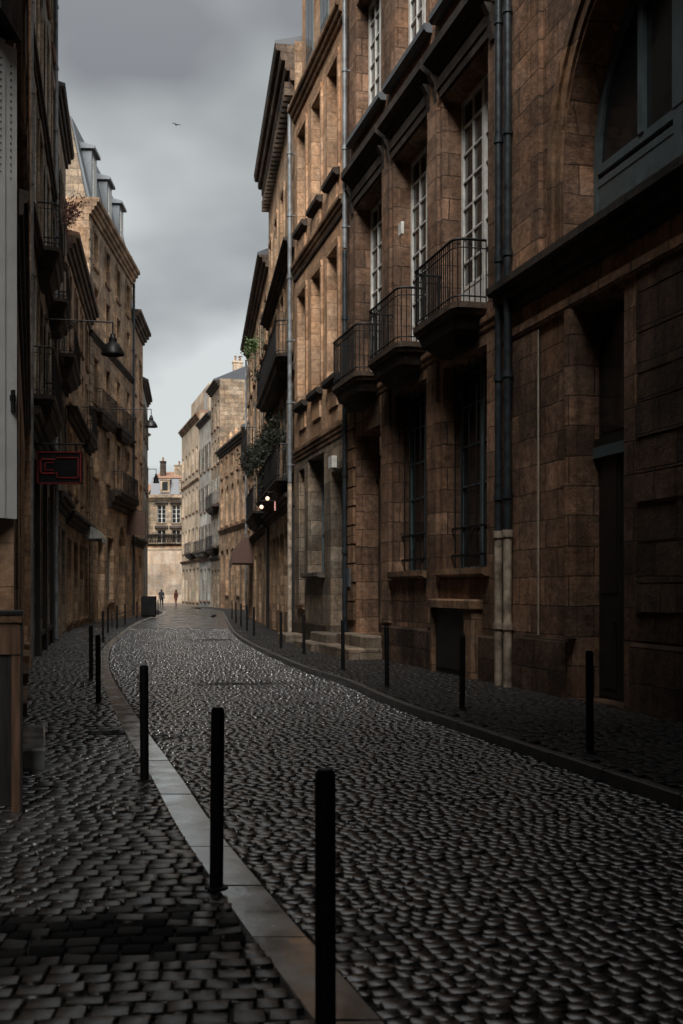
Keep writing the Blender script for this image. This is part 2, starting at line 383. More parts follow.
        s.w = m.build('wall', s.wall, s.root)
        if s.low:
            s.w.data.materials.append(M[s.low[1]])
            for k in range(nf):
                if max(m.v[i][2] for i in m.f[k]) <= s.low[0]+1e-3: s.w.data.polygons[k].material_index = 1
        rf = MB()
        if kind == 'gable':
            rf.prof([(ov, Hh-.02), (-D/2, Hh+pitch), (-D-.2, Hh-.02), (-D-.2, Hh-.12), (ov, Hh-.12)][:], .002, W-.002)
        elif kind == 'mansard':
            rf.prof([(.0, Hh+.005), (-.9, Hh+pitch), (-D/2, Hh+pitch+.7), (-D+.9, Hh+pitch), (-D, Hh+.005)], .25, W-.25)
        elif kind == 'flat':
            rf.box(.002, W-.002, -D+.01, -.002, Hh+.003, Hh+.2)
        s.roof = rf.build('roof', roof, s.root)
        return s
    def chimney(s, u, y, z0, z1, w=.5, d=.9, mat='pale', pots=2):
        c = MB().box(u-w/2, u+w/2, y-d/2, y+d/2, z0, z1-.15).box(u-w/2-.06, u+w/2+.06, y-d/2-.06, y+d/2+.06, z1-.149, z1)
        c = c.build('chimney', mat, s.roof)
        p = MB()
        for i in range(pots): p.lathe([(.11, 0), (.13, .05), (.09, .1), (.09, .42), (.12, .45), (.10, .48)], 10, (u, y-d/2+d*(i+.5)/pots, z1+.001))
        p.build('chimney_pot', 'tile', c, True)
        return c

# ================= right side =================
wl = lambda Y: (7.327-.265*Y, Y)
# --- R0 : behind and beside the camera
# --- near arch building
A = Bldg('stone_building', wl(-9.), wl(17.72), 27., 'brown', 'dark stone building with giant arched window above a black doorway', 10.)
uc = A.uY(13.55); ra = 2.2
A.window(uc-ra, uc+ra, 6.5, 9.95, rec=.5, fm='teal', arch=2.3, fw=.12, cols=1, rows=1, sill=None, pane='glass', panel=.85)
for k in range(3):   # further arches towards and past the camera
    c_ = uc-6.2*(k+1)
    A.window(c_-ra, c_+ra, 6.5, 9.95, rec=.5, fm='teal', arch=2.3, fw=.09, cols=1, rows=1, sill=None, panel=.85)
ar = MB()            # archivolt
for (r0, r1, pj) in ((ra+.02, ra+.2, .05), (ra+.2, ra+.36, .1)):
    n_ = 28
    for k in range(n_):
        t0, t1 = math.pi*k/n_, math.pi*(k+1)/n_
        Pp = [(uc-q*math.cos(t), 7.65+(q+.15)*math.sin(t)) for q, t in ((r0, t0), (r0, t1), (r1, t1), (r1, t0))]
        ar.add([(p[0], y, p[1]) for y in (-.01, pj) for p in Pp], [(0,1,2,3),(7,6,5,4),(0,4,5,1),(2,6,7,3)])
    for sx in (-1, 1):
        x0, x1 = sorted((uc+sx*r0, uc+sx*r1)); ar.box(x0, x1, -.01, pj, 6.47, 7.648)
ar.build('arch_moulding', 'trim', A.root)
A.band(6.0, 6.45, .32, 'soot')
A.band(5.55, 5.72, .08, 'brown', name='lower_moulding', steps=1)
ud0, ud1 = A.u(624), A.u(577)
A.door(ud0, ud1, .12, 5.5, rec=.34, trans=1.9)
mm = MB(); mm.box(ud0, ud1, -.335, -.24, 3.45, 3.6); mm.build('transom_bar', 'teal', A.root)
jm = MB()
for x in (ud1+.14,): jm.tube([(x, .0, .95), (x, .0, 5.54)], .12, 14)
jm.build('door_jamb', 'brown', A.root, True)
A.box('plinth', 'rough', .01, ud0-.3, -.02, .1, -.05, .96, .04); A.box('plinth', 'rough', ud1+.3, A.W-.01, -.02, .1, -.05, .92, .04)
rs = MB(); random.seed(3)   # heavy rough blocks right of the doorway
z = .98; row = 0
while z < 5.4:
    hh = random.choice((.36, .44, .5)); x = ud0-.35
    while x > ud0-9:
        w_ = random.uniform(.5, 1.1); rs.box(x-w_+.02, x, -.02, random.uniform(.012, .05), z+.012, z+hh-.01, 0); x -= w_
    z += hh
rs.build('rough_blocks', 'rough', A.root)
xp = A.u(533); A.box('pilaster', 'brown', xp-.35, A.W-.35, -.02, .07, 6.5, 18.6); 
A.box('pilaster', 'brown', A.u(540), A.u(516), -.02, .06, .93, 5.5)
MB().tube([(A.u(540)-.05, .05, .95), (A.u(540)-.05, .05, 5.5)], .014, 6).build('cable', 'creampaint', A.root)
A.band(18.7, 19.4, .6, 'soot', name='cornice')
for k in range(7): A.window(1.2+3.7*k, 2.6+3.7*k, 12.2, 15., rows=5, fm='teal', surround='trim') if 1.2+3.7*k < A.W-2 else None
A.finish()
# twin downpipes where the two facades meet
for x, o_ in ((498.5, .16), (507.5, .16)):
    u_ = A.u(x, o_); d_ = A.pipe(u_, 'pipe_dark', 2.55, 18.8, o_, .06)
    MB().tube([(u_, o_, .05), (u_, o_, 2.55)], .068, 12).tube([(u_, o_, 1.0), (u_, o_, 1.1)], .09, 12).tube([(u_, o_, 2.45), (u_, o_, 2.56)], .088, 12).build('pipe_shoe', 'pipe_pale', d_, True)

# --- townhouse with three balconies
B = Bldg('townhouse', wl(17.74), wl(27.3), 18.4, 'brown', 'brown stone townhouse with three curved iron balconies and white french windows')
bays = [(B.uY(18.4), B.uY(20.55)), (B.uY(21.35), B.uY(23.45)), (B.uY(24.25), B.uY(26.4))]
for i, (a, b) in enumerate(bays):
    B.window(a, b, 6.45, 10.75, rec=.42, cols=2, rows=7, panel=.75, fm='paint', sill=None, name='french_window', fw=.075)
    MB().box(a-.06, b+.06, -.01, .045, 10.82, 11.0).box(a-.12, b+.12, -.01, .07, 11.001, 11.2).build('lintel_moulding', 'soot', B.root)
    B.window(a+.1, b-.1, 12.5, 15.6, rec=.34, cols=2, rows=6, fm='paint', sill=None, name='upper_window', fw=.1)
    MB().prof([(-.3, 12.3), (.12, 12.3), (.17, 12.36), (.17, 12.47), (-.3, 12.5)], a-.28, b+.28).build('sill', 'zinc', B.root)
    # hood on top of each french window
    MB().prof([(-.02, 11.3), (.06, 11.3), (.08, 11.42), (.2, 11.5), (.27, 11.56), (.27, 11.72), (.22, 11.76), (-.02, 11.86)], a-.33, b+.33).build('window_hood', 'soot', B.root)
    for x in (a-.3, b+.14): MB().prof([(-.02, 10.7), (.04, 10.7), (.1, 11.1), (.2, 11.29), (-.02, 11.29)], x, x+.16).build('hood_bracket', 'soot', B.root)
    B.balcony(a+.04, b+.1, 6.44, .6, slab='dark', step=.1)
    if i < 2:
        B.window(a+.05, b-.05, 2.0, 5.75, rec=.38, cols=1, rows=5, fm='teal', bars=True, sill='trim', sillp=.14)
    else:
        B.door(a+.05, b-.1, .6, 5.3, rec=.55, trans=1.1)
pr = MB()
for x0, x1 in ((bays[0][1]+.14, bays[1][0]-.14), (bays[1][1]+.14, bays[2][0]-.14)):
    pr.box(x0, x1, -.02, .07, .92, 5.9); pr.box(x0, x1, -.02, .055, 6.5, 11.28)
pr.build('pilaster', 'brown', B.root)
B.quoins(bays[2][1]-.0, B.W-.12, .9, 5.95, 'trim', proj=.065)
B.quoins(bays[2][0]-.4, bays[2][0]-.02, .9, 5.9, 'trim')
B.band(5.98, 6.2, .07, 'trim', steps=2)
B.band(17.6, 18.3, .6, 'soot', name='cornice')
B.box('plinth', 'rough', .01, bays[2][0]-.15, -.02, .07, -.05, .86, .04)
# cellar hatch with stone surround
a, b = B.u(482), B.u(440)
hm = MB(); hm.box(a, a+.34, -.01, .2, .02, 1.3); hm.box(b-.1, b, -.01, .2, .02, 1.3); hm.box(a-.05, b+.04, -.01, .25, 1.301, 1.46, .03)
hc = hm.build('cellar_hatch', 'trim', B.root)
MB().box(a+.342, b-.102, -.01, .12, .02, 1.299).box(a+.5, b-.2, .1, .135, .2, 1.15).build('hatch_door', 'wood', hc)
MB().lathe([(0, -.02), (.025, -.01), (.025, .01), (0, .02)], 8, (a+.55, .155, .75)).build('handle', 'pipe_pale', hc, True)
st = MB(); a, b = bays[2][0]-.1, bays[2][1]+.15
st.box(a, b, -.02, .40, .0, .60, .025); st.box(a-.1, b+.2, -.02, .82, .0, .34, .025); st.build('doorstep', 'base_stone', B.root)
MB().box(bays[2][1]+.2, bays[2][1]+.42, .05, .1, 1.7, 2.15).build('letter_box', 'zinc', B.root)
MB().box(B.u(404), B.u(401), .0, .06, 9.0, 9.25).build('wall_bell', 'paint', B.root)
B.finish(ov=.5)

# --- ochre building with small square windows
C0 = wl(27.3); C1 = (C0[0]-.2414*6.3, 33.6)
Cb = Bldg('ochre_building', (C0[0], 27.306), C1, 16.3, 'ochre', 'bright ochre stone house with three window bays between grey downpipes')
cb = [(Cb.u(344), Cb.u(326)), (Cb.u(325.5), Cb.u(311.5)), (Cb.u(310.5), Cb.u(299))]
w_ = 1.0
cs = [Cb.u(331)-.1, Cb.u(315.5), Cb.u(303)]
cs = [1.25, 3.25, 5.25]
for c in cs:
    for z0, z1 in ((7.1, 10.4), (12.3, 15.2)):
        Cb.window(c-.55, c+.55, z0, z1, rec=.4, cols=1, rows=5, fm='teal', surround='ochre', sill=None, leaves=True)
        MB().prof([(-.38, z0-.16), (.1, z0-.16), (.18, z0-.1), (.18, z0+.02), (-.38, z0+.03)], c-.7, c+.7).build('sill', 'soot', Cb.root)
        MB().box(c-.5, c+.5, -.02, .05, z0-.75, z0-.3).build('apron_panel', 'ochre', Cb.root)
Cb.band(5.5, 5.85, .1, 'trim'); Cb.band(11.1, 11.45, .16, 'trim'); Cb.band(11.0, 11.09, .05, 'soot', name='drip_course', steps=1)
Cb.band(15.85, 16.28, .24, 'trim', name='cornice')
Cb.opening  # ground floor
Cb.window(Cb.u(324), Cb.u(308), 2.1, 5.35, rec=.45, cols=1, rows=3, fm='teal', sill='greystone', sillp=.22)
Cb.window(Cb.u(304.5), Cb.u(299), 1.2, 5.2, rec=.4, cols=1, rows=3, fm='teal')
Cb.door(Cb.u(344)+.15, Cb.u(331), .5, 4.7, rec=.6)
MB().box(Cb.u(336)-.2, Cb.u(336)+.2, .02, .16, 4.75, 5.05).build('door_lamp_box', 'paint', Cb.root)
st = MB(); a, b = Cb.u(344), Cb.u(327); st.box(.2, b, -.02, .45, 0, .52, .025); st.box(.1, b+.2, -.02, .85, 0, .29, .025); st.build('doorstep', 'base_stone', Cb.root)
MB().box(Cb.u(306), Cb.u(297), -.02, .6, 0, .34, .02).build('doorstep', 'base_stone', Cb.root)
Cb.box('plinth', 'dark', 1.9, Cb.W-.01, -.02, .05, -.05, .7, .03)
# attic storey set back from the cornice
Cb.low = (5.5, 'base_stone'); A.low = None
at_ = MB(); at_.box(.02, Cb.W-.02, -8.9, -.22, 16.32, 20.4); at_.build('attic_wall', 'ochre', Cb.root)
for c in cs:
    q = MB(); q.box(c-.5, c+.5, -.24, -.19, 17.3, 19.6); w1 = q.build('attic_window', 'teal', Cb.root); MB().box(c-.42, c-.03, -.2, -.18, 17.4, 19.5).box(c+.03, c+.42, -.2, -.18, 17.4, 19.5).build('pane', 'glass', w1)
Cb.finish(pitch=.2, kind='flat', roof='zinc')
u_ = B.uY(26.85); B.pipe(u_, 'pipe_dark', 0.1, 9.9, .14, .06); B.pipe(u_, 'pipe_grey', 9.95, 17.5, .14, .055)
u_ = Cb.W-.02; pp = Cb.pipe(u_, 'pipe_grey', 4.9, 16.4, .16, .065); MB().tube([(u_, .16, .1), (u_, .16, 4.88)], .07, 12).build('pipe_shoe', 'pipe_pale', pp, True)

# --- tall house with a heavy cornice, bar on the ground floor
D0 = C1; D1 = (-2.95, 44.5)
Db = Bldg('tall_house', (D0[0], D0[1]+.006), D1, 18.4, 'tan', 'tall narrow house with heavy dark top cornice above the bar front')
n_ = 4; pit = Db.W/n_
for i in range(n_):
    c = pit*(i+.5)
    for z0, z1 in ((5.2, 7.9), (9., 11.6), (12.7, 15.2)):
        Db.window(c-.55, c+.55, z0, z1, rec=.3, cols=1, rows=4, fm='creampaint', surround='tan', shut='greystone' if z0 < 9 else None)
Db.band(8.35, 8.6, .18, 'soot'); Db.band(12.1, 12.4, .35, 'soot', name='mid_cornice'); Db.band(4.2, 4.6, .3, 'soot', name='fascia')
for z in (5.1, 8.95): Db.balcony(.4, Db.W-.5, z, .55, slab='soot', step=.16)
Db.band(17.2, 18.38, .58, 'eave_stone', name='cornice', steps=4); Db.dentils(16.8, 17.2, .3, 'eave_stone')
for i in range(3): Db.door(.5+i*3.4, 2.2+i*3.4, .15, 3.6, rec=.35)
for i in range(3): Db.window(2.5+i*3.4, 3.6+i*3.4, .9, 3.6, rec=.2, fm='wood', sill=None)
Db.box('bar_front', 'wood', .05, .45, -.02, .12, 0, 4.15); Db.box('bar_front', 'wood', Db.W-.45, Db.W-.05, -.02, .12, 0, 4.15)
Db.finish(pitch=1.2, ov=.6); Db.chimney(.5, -1.0, 18.2, 20.0, .8, 1.0, 'tan')
# awning half round
def awning(Bd, u0, u1, z0, z1, dep, mat, label, name='awning'):
    m = MB(); n = 8; ring = []
    for k in range(n+1):
        t = math.pi/2*k/n; ring.append((.02+dep*math.sin(t), z0+(z1-z0)*math.cos(t)))
    vs = [(u0, y, z) for y, z in ring]+[(u1, y, z) for y, z in ring]
    m.add(vs, [(k, k+1, n+2+k, n+1+k) for k in range(n)]); 
    m.add([(u0, .02, z0)]+[(u0, y, z) for y, z in ring], [tuple([0]+list(range(n+1, 0, -1)))]); m.add([(u1, .02, z0)]+[(u1, y, z) for y, z in ring], [tuple(range(n+2))])
    m.box(u0, u1, dep-.01, dep+.02, z0-.18, z0-.001)
    o = m.build(name, mat, None); o.location = Bd.root.location; o.rotation_euler = Bd.root.rotation_euler
    return tag(o, label, 'awning')

E0 = D1; E1 = (-5.3, 62.4)
Eb = Bldg('corner_house', (E0[0], E0[1]+.006), E1, 15.3, 'tan', 'lower tan house with projecting eave just beyond the bar')
for i in range(6):
    c = Eb.W*(i+.5)/6
    for z0, z1 in ((5., 7.4), (8.6, 10.9), (11.9, 13.8)):
        Eb.window(c-.5, c+.5, z0, z1, rec=.25, cols=1, rows=4, surround='tan', shut='greystone' if i%2 else None)
Eb.band(4., 4.3, .25, 'soot'); Eb.band(8., 8.2, .15, 'soot', steps=2); Eb.band(14.7, 15.28, .38, 'eave_stone', name='cornice'); Eb.balcony(1., 8., 4.9, .6, slab='soot', step=.2); Eb.balcony(9., 16.5, 8.5, .5, slab='soot', step=.2)
for i in range(4): Eb.door(.8+i*4.3, 2.6+i*4.3, .15, 3.3, rec=.3)
Eb.pipe(Eb.W-.3, 'pipe_grey', .1, 14.6)
Eb.finish(ov=.45, pitch=2.); Eb.chimney(5, -3, 16., 18.5)
awning(Eb, 12., 16., 3.0, 4.4, 1.1, 'signbrown', 'brown rounded awning over the pavement beyond the bar')

Xb = Bldg('back_house', (-5.45, 62.41), (-6.86, 80.9), 11., 'tan', 'plain tan house behind the corner house')
for i in range(6): Xb.window(1.5+i*2.9, 2.5+i*2.9, 5, 7.2)
Xb.finish()

G = Bldg('arcaded_house', (-6.96, 81), (-10.4, 94), 13.4, 'tan', 'stone house with a row of arched first floor windows in the distance')
for i in range(5):
    c = G.W*(i+.5)/5
    G.window(c-.6, c+.6, 6.9, 10.2, rec=.4, cols=1, rows=3, arch=.6, surround=None, fm='creampaint')
    G.window(c-.5, c+.5, 11., 12.5, rec=.3, cols=1, rows=2, surround='tan')
    G.window(c-.7, c+.7, 1.2 if i%2 else .15, 5., rec=.4, cols=1, rows=3, arch=.5, fm='teal')
G.band(6.3, 6.7, .22, 'trim'); G.band(12.8, 13.38, .45, 'soot', name='cornice')
G.quoins(.02, .5, .1, 12.7, 'pale')
for i in range(6):
    u = G.W*i/5; MB().lathe([(.12, 0), (.2, .1), (.1, .25), (.18, .6), (.05, .95)], 8, (min(max(u, .2), G.W-.2), -.1, 13.42)).build('finial', 'tan', G.root, True)
G.finish(ov=.4, roof='tile')
Gt = Bldg('tall_grey_house', (-10.4, 94.006), (-11.85, 99.9), 19.7, 'pale', 'tall grey house with pale bare gable above the arched windows')
for i in range(3):
    c = Gt.W*(i+.5)/3
    for z0 in (5.5, 9.2, 12.6, 15.8): Gt.window(c-.45, c+.45, z0, z0+2.2, cols=1, rows=3, shut='white' if z0 < 12 else None)
    Gt.door(c-.6, c+.6, .1, 3.4)
Gt.band(4.2, 4.5, .2, 'soot'); Gt.band(19.1, 19.68, .5, 'soot', name='cornice'); Gt.balcony(.3, Gt.W-.3, 8.9, .6, slab='soot', step=.25); Gt.balcony(.3, Gt.W-.3, 5.3, .6, slab='soot', step=.25)
Gt.finish(ov=.45); Gt.chimney(.4, -1.6, 20., 21.3, .6, .8, 'cream'); Gt.chimney(.4, -2.9, 20.2, 21.6, .6, .8, 'tile')
Hh_ = Bldg('white_house', (-11.85, 99.906), (-13.9, 107.6), 17.8, 'white', 'pale white rendered house with grey shutters in the distance')
for i in range(3):
    c = Hh_.W*(i+.5)/3
    for z0 in (5.3, 9., 12.8): Hh_.window(c-.5, c+.5, z0, z0+2.4, cols=1, rows=3, shut='greystone')
    Hh_.window(c-.7, c+.7, .6, 3.6, fm='teal')
Hh_.band(4.3, 4.6, .2, 'trim'); Hh_.band(17.3, 17.78, .4, 'soot', name='cornice'); Hh_.balcony(.3, Hh_.W-.3, 5.2, .7, slab='soot', step=.25, corbel='greystone'); Hh_.finish(ov=.35)
K = Bldg('cream_house', (-13.9, 107.606), (-17.6, 121.2), 19., 'cream', 'cream house with sloping attic at the right of the street end')
for i in range(5):
    c = K.W*(i+.5)/5
    for z0 in (5.5, 9.5, 13.5): K.window(c-.5, c+.5, z0, z0+2.3, cols=1, rows=3, surround='cream')
    K.window(c-.8, c+.8, .4, 3.8, fm='teal')
K.band(4.4, 4.7, .25, 'trim'); K.band(12.4, 12.7, .15, 'trim'); K.band(18.4, 18.98, .4, 'trim', name='cornice'); K.balcony(1., 6, 5.3, .8, slab='soot', step=.25)
m = MB(); m.prof([(-1.0, 19.02), (-1.0, 22.), (-5, 23.2), (-8.5, 19.02)], .3, K.W-.3); at2 = m.build('attic_wall', 'cream', K.root)
MB().box(.28, .32, -3.2, -2.0, 19.9, 21.7).build('attic_window', 'glass', K.root); MB().box(2., 3.2, -1.05, -.98, 19.7, 21.3).build('attic_window', 'glass', K.root)
K.finish(kind='flat', roof='tile')

# --- house closing the street, facing the camera
Q = Bldg('end_house', (-14.5, 139.9), (-24.6, 140.1), 13.8, 'pale', 'grey stone house with mansard roof closing the far end of the street', 10)
for x in (161.5, 176., 190.5):
    for y0, y1 in ((523, 505), (547, 530)):
        (a, z0), (b, z1) = Q.px(x+4.2, y0), Q.px(x-4.2, y1)
        Q.window(min(a, b), max(a, b), z0, z1, cols=1, rows=4, fm='paint', surround='pale', rec=.25)
        MB().prof([(-.02, z1+.2), (.3, z1+.2), (.3, z1+.32), (-.02, z1+.6)], min(a, b)-.3, max(a, b)+.3).build('window_hood', 'soot', Q.root)
Q.band(7.3, 7.6, .5, 'pale', name='balcony_slab'); Q.band(12.9, 13.5, .5, 'pale', name='cornice'); Q.band(8.6, 8.75, .5, 'soot', name='balcony_rail', steps=1)
bl = MB()
u = .2
while u < Q.W: bl.lathe([(.06, 0), (.11, .25), (.05, .5), (.07, 1.0)], 6, (u, .4, 7.62)); u += .32
bl.build('baluster', 'soot', Q.root)
Q.finish(kind='mansard', roof='slate', pitch=2.2)
rr = MB().prof([(-.75, 15.95), (-5, 17.2), (-9.2, 15.95)], .5, Q.W-.6).build('roof_tiles', 'tile', Q.roof)
Q.chimney(Q.u(159.5), -2.5, 16., 18.3, .65, .8, 'dark', 2); Q.chimney(Q.u(176), -2.5, 16., 17.8, 1.2, .6, 'pale', 3)
for x in (165, 184):
    dm = MB(); u_ = Q.u(x); dm.box(u_-.6, u_+.6, -1.4, .05, 14., 15.6).prof([(-1.4, 15.61), (.1, 15.61), (.1, 15.72), (-1.4, 15.95)], u_-.7, u_+.7); o_ = dm.build('dormer', 'pale', Q.roof); MB().box(u_-.35, u_+.35, .05, .08, 14.3, 15.4).build('dormer_window', 'glass', o_)
Wl = Bldg('garden_wall', (-13.5, 138.2), (-25.2, 138.4), 6.9, 'peach', 'plain beige wall below the balustrade at the street end', .8, 'wall'); Wl.band(6.6, 6.88, .12, 'cream', name='coping'); Wl.finish(kind='flat', roof='trim')
Wn = Bldg('side_house', (-24.7, 139.), (-31, 139.2), 13.2, 'cream', 'pale cream house left of the grey mansard house'); Wn.window(.8, 2., 8., 10.3); Wn.window(.8, 2., 4., 6.3); Wn.finish(roof='tile')

# ================= left side (P0 far, P1 near) =================
l0 = lambda Y: (-.152-.281*Y, Y)
L0 = Bldg('corner_building', l0(23.09), l0(9.0), 19., 'ochre', 'narrow ochre stone corner building at the left edge behind the pale shutter', 7.)
for i in range(4):
    c = L0.W*(i+.5)/4
    for z0 in (5.8, 10., 14.): L0.window(c-.6, c+.6, z0, z0+2.9, cols=1, rows=5, surround='trim')
    L0.window(c-.8, c+.8, .6, 4., fm='teal', rec=.3)
L0.band(4.6, 4.9, .12, 'soot'); L0.band(9., 9.2, .1, 'trim', steps=2); L0.finish(ov=.2)
# features of the end wall that faces the camera : dark window frame strip, pier
e = MB(); e.box(L0.W+.002, L0.W+.05, -1.6, -.16, .3, 2.35); ew = e.build('end_window', 'teal', L0.root); MB().box(L0.W+.05, L0.W+.06, -1.5, -.26, .4, 2.25).build('pane', 'glass', ew)
# pier strip on the far part of the corner building
L0.box('pier', 'ochre', .3, 1.4, -.02, .12, 0, 18.8)
L0.pipe(.12, 'pipe_grey', .1, 18.8, .12, .05)

L1 = Bldg('grey_building', (-9.17, 35.2), (-6.64, 23.1), 21.5, 'greystone', 'tall grey stone building with dark balconies and a shopfront', 8.)
for i in range(4):
    c = L1.W*(i+.5)/4
    for z0 in (6., 10.2, 14.2, 18.): L1.window(c-.6, c+.6, z0, z0+2.8, cols=1, rows=5, surround='pale', shut='white' if (i+int(z0))%2 else None)
L1.band(5.0, 5.5, .3, 'soot'); L1.band(9.6, 9.8, .2, 'soot', steps=2); L1.band(13.6, 13.8, .15, 'soot', steps=2); L1.band(20.7, 21.4, .5, 'soot', name='cornice')
for a, b, z in ((.8, 4.2, 9.9), (6.2, 9., 9.9), (7., 11.5, 5.9)): L1.balcony(a, b, z, .55, slab='soot', step=.16)
L1.door(1., 2.6, .15, 4.2); L1.window(3.2, 6., .6, 4.3, fm='wood', sill='soot', rec=.3); L1.window(6.6, 9., .6, 4.3, fm='wood', sill='soot', rec=.3); L1.door(9.6, 11.2, .15, 4.2)
for x in (.4, 2.9, 6.3, 9.3): L1.box('shop_pilaster', 'wood', x-.12, x+.12, -.02, .12, 0, 4.7)
L1.pipe(L1.uY(34.), 'pipe_grey', .1, 21., .1, .06)
L1.finish()

L2 = Bldg('eaved_house', (-10.28, 41.), (-9.17, 35.21), 17.9, 'pale', 'pale narrow house with long dark overhanging eave on the left side')
for i in range(2):
    c = L2.W*(i+.5)/2
    for z0 in (5.8, 9.6, 13.4): L2.window(c-.55, c+.55, z0, z0+2.5, cols=1, rows=4, shut='greystone')
    L2.door(c-.9, c+.9, .15, 3.8)
L2.band(4.3, 4.8, .35, 'soot'); L2.band(8.8, 9.1, .25, 'soot', steps=2); L2.band(17.3, 17.85, .3, 'soot', name='cornice'); L2.balcony(.4, L2.W-.4, 9.3, .6, slab='soot', step=.16)
L2.finish(ov=.32, roof='slate', pitch=1.2)

L2b = Bldg('low_house', (-12.2, 53.1), (-10.28, 41.01), 15., 'tan', 'lower orange stone house with a sooty cornice and awning')
for i in range(4):
    c = L2b.W*(i+.5)/4
    for z0, z1 in ((5.4, 7.7), (8.9, 11.), (12., 13.8)): L2b.window(c-.5, c+.5, z0, z1, cols=1, rows=4, surround='tan')
    L2b.window(c-.9, c+.9, .4, 3.6, fm='wood', rec=.3)
L2b.band(4.1, 4.6, .4, 'soot'); L2b.band(8.1, 8.5, .45, 'soot'); L2b.band(14.2, 14.95, .5, 'eave_stone', name='cornice', steps=4); L2b.balcony(1., 5., 8.6, .5, slab='soot', step=.16)
L2b.finish(ov=.5, roof='tile', pitch=1.1)
awning(L2b, 1.5, 4.5, 3.9, 4.5, .9, 'white', 'pale fabric awning above the left pavement')

L3 = Bldg('mansard_house', (-12.5, 65.6), (-12.2, 53.11), 20.6, 'tan', 'bright orange stone house with mansard roof and round headed portal', 12)
for i in range(4):
    c = L3.W*(i+.5)/4
    for z0, z1 in ((7.2, 9.6), (10.9, 13.1), (14.4, 16.6), (17.6, 19.3)): L3.window(c-.5, c+.5, z0, z1, cols=1, rows=4, surround='tan', rec=.35)
L3.window(2.4, 4.4, .15, 5.2, arch=1., rec=.6, fm='wood', sill=None, name='portal', pane='wood', rows=2)
L3.window(6., 7.6, 1., 4.4, fm='teal'); L3.door(8.6, 10.2, .15, 4.2)
L3.band(6.0, 6.9, .5, 'soot', u0=.3, u1=7.5, name='portal_entablature'); L3.band(10.1, 10.5, .28, 'soot'); L3.band(13.9, 14.2, .2, 'soot'); L3.band(19.8, 20.58, .5, 'tan', name='cornice', steps=4)
L3.balcony(1.5, 6., 10.5, .45, slab='soot', step=.18); L3.balcony(7., 11.5, 10.5, .45, slab='soot', step=.18); L3.balcony(1, 6.5, 6.95, .6, slab='soot', step=.18)
L3.quoins(L3.W-.75, L3.W-.08, .2, 19.7, 'pale')
L3.finish(kind='mansard', roof='zinc', pitch=4.0)
L3.roof.name = 'roof'
gw = MB().prof([(-.15, 20.6), (-1.0, 24.8), (-6, 25.9), (-11, 24.8), (-11.9, 20.6)], L3.W-.3, L3.W-.01); gw.build('gable_wall', 'pale', L3.roof)
for uu in (L3.W-1.9, L3.W-6., L3.W-9.6):
    dm = MB(); dm.box(uu-.65, uu+.65, -2., -.12, 20.7, 23.4); dm.prof([(-2.2, 23.41), (.05, 23.41), (.05, 23.55), (-2.2, 24.1)], uu-.8, uu+.8); o_ = dm.build('dormer', 'zinc', L3.roof); MB().box(uu-.42, uu+.42, -.12, -.08, 21.1, 23.1).build('dormer_window', 'paint', o_)
L3.pipe(.25, 'pipe_dark', .1, 19.8, .15, .07)

L4 = Bldg('dark_corniced_house', (-13., 72.), (-12.5, 65.61), 18.4, 'ochre', 'orange stone house with black cornice beyond the mansard house')
for i in range(2):
    c = L4.W*(i+.5)/2
    for z0 in (5.8, 9.8, 13.6): L4.window(c-.5, c+.5, z0, z0+2.4, cols=1, rows=4, surround='tan')
    L4.door(c-.7, c+.7, .15, 3.8)
L4.band(4.3, 4.8, .3, 'soot'); L4.band(17.6, 18.38, .55, 'eave_stone', name='cornice', steps=4); L4.finish(kind='mansard', roof='zinc', pitch=3.0); L4.chimney(1.2, -.9, 19, 22.6, .6, 1., 'pale')
L5 = Bldg('slim_pale_house', (-14.1, 80.), (-13., 72.01), 15.5, 'white', 'slim pale house last on the left side before the bend')
for i in range(3):
    c = L5.W*(i+.5)/3
    for z0 in (5., 8.4, 11.8): L5.window(c-.45, c+.45, z0, z0+2.1, cols=1, rows=3, shut='greystone')
L5.band(14.9, 15.45, .35, 'soot', name='cornice'); L5.finish()
L6 = Bldg('far_left_house', (-26, 108.), (-14.1, 80.01), 13., 'tan', 'far tan house past the bend on the left'); L6.root.name = 'bend_house'
for i in range(6): L6.window(2+i*4.5, 3.2+i*4.5, 5, 7.4)
L6.finish(roof='tile')
# street continuing behind the camera (closes the canyon, as the real street does)
Bk = Bldg('building_behind', (-5.4, 9.0), (-5.4, -14.), 26., 'greystone', 'tall grey building beside and behind the viewpoint', 6.)
for i in range(5): Bk.window(2+i*4.3, 3.4+i*4.3, 5.5, 8.3, shut=None); Bk.window(2+i*4.3, 3.4+i*4.3, .8, 3.6, fm='teal')
Bk.finish()
Bc = Bldg('building_closing', (-5.3, -18.), (9.7, -13.1), 14., 'dark', 'dark stone building closing the street behind the viewpoint', 6.)
Bc.p0 = Bc.p0
for i in range(4): Bc.window(1.5+i*3.6, 2.9+i*3.6, 5.5, 8.3)
Bc.finish()

pg = empty('passage_building', (0, -5, 0), 0, 'tall dark building standing over the street behind the viewpoint', 'building')  # unseen block added overhead to darken the foreground and shape the sun's shadow
MB().box(-2.3, 22, -7, 10.3, 5.8, 19.5).build('upper_floors', 'dark', pg); MB().prof([(-7., 5.6), (10.1, 5.6), (10.1, 5.79), (-7., 5.79)], -2.2, 8).build('ceiling', 'soot', pg)
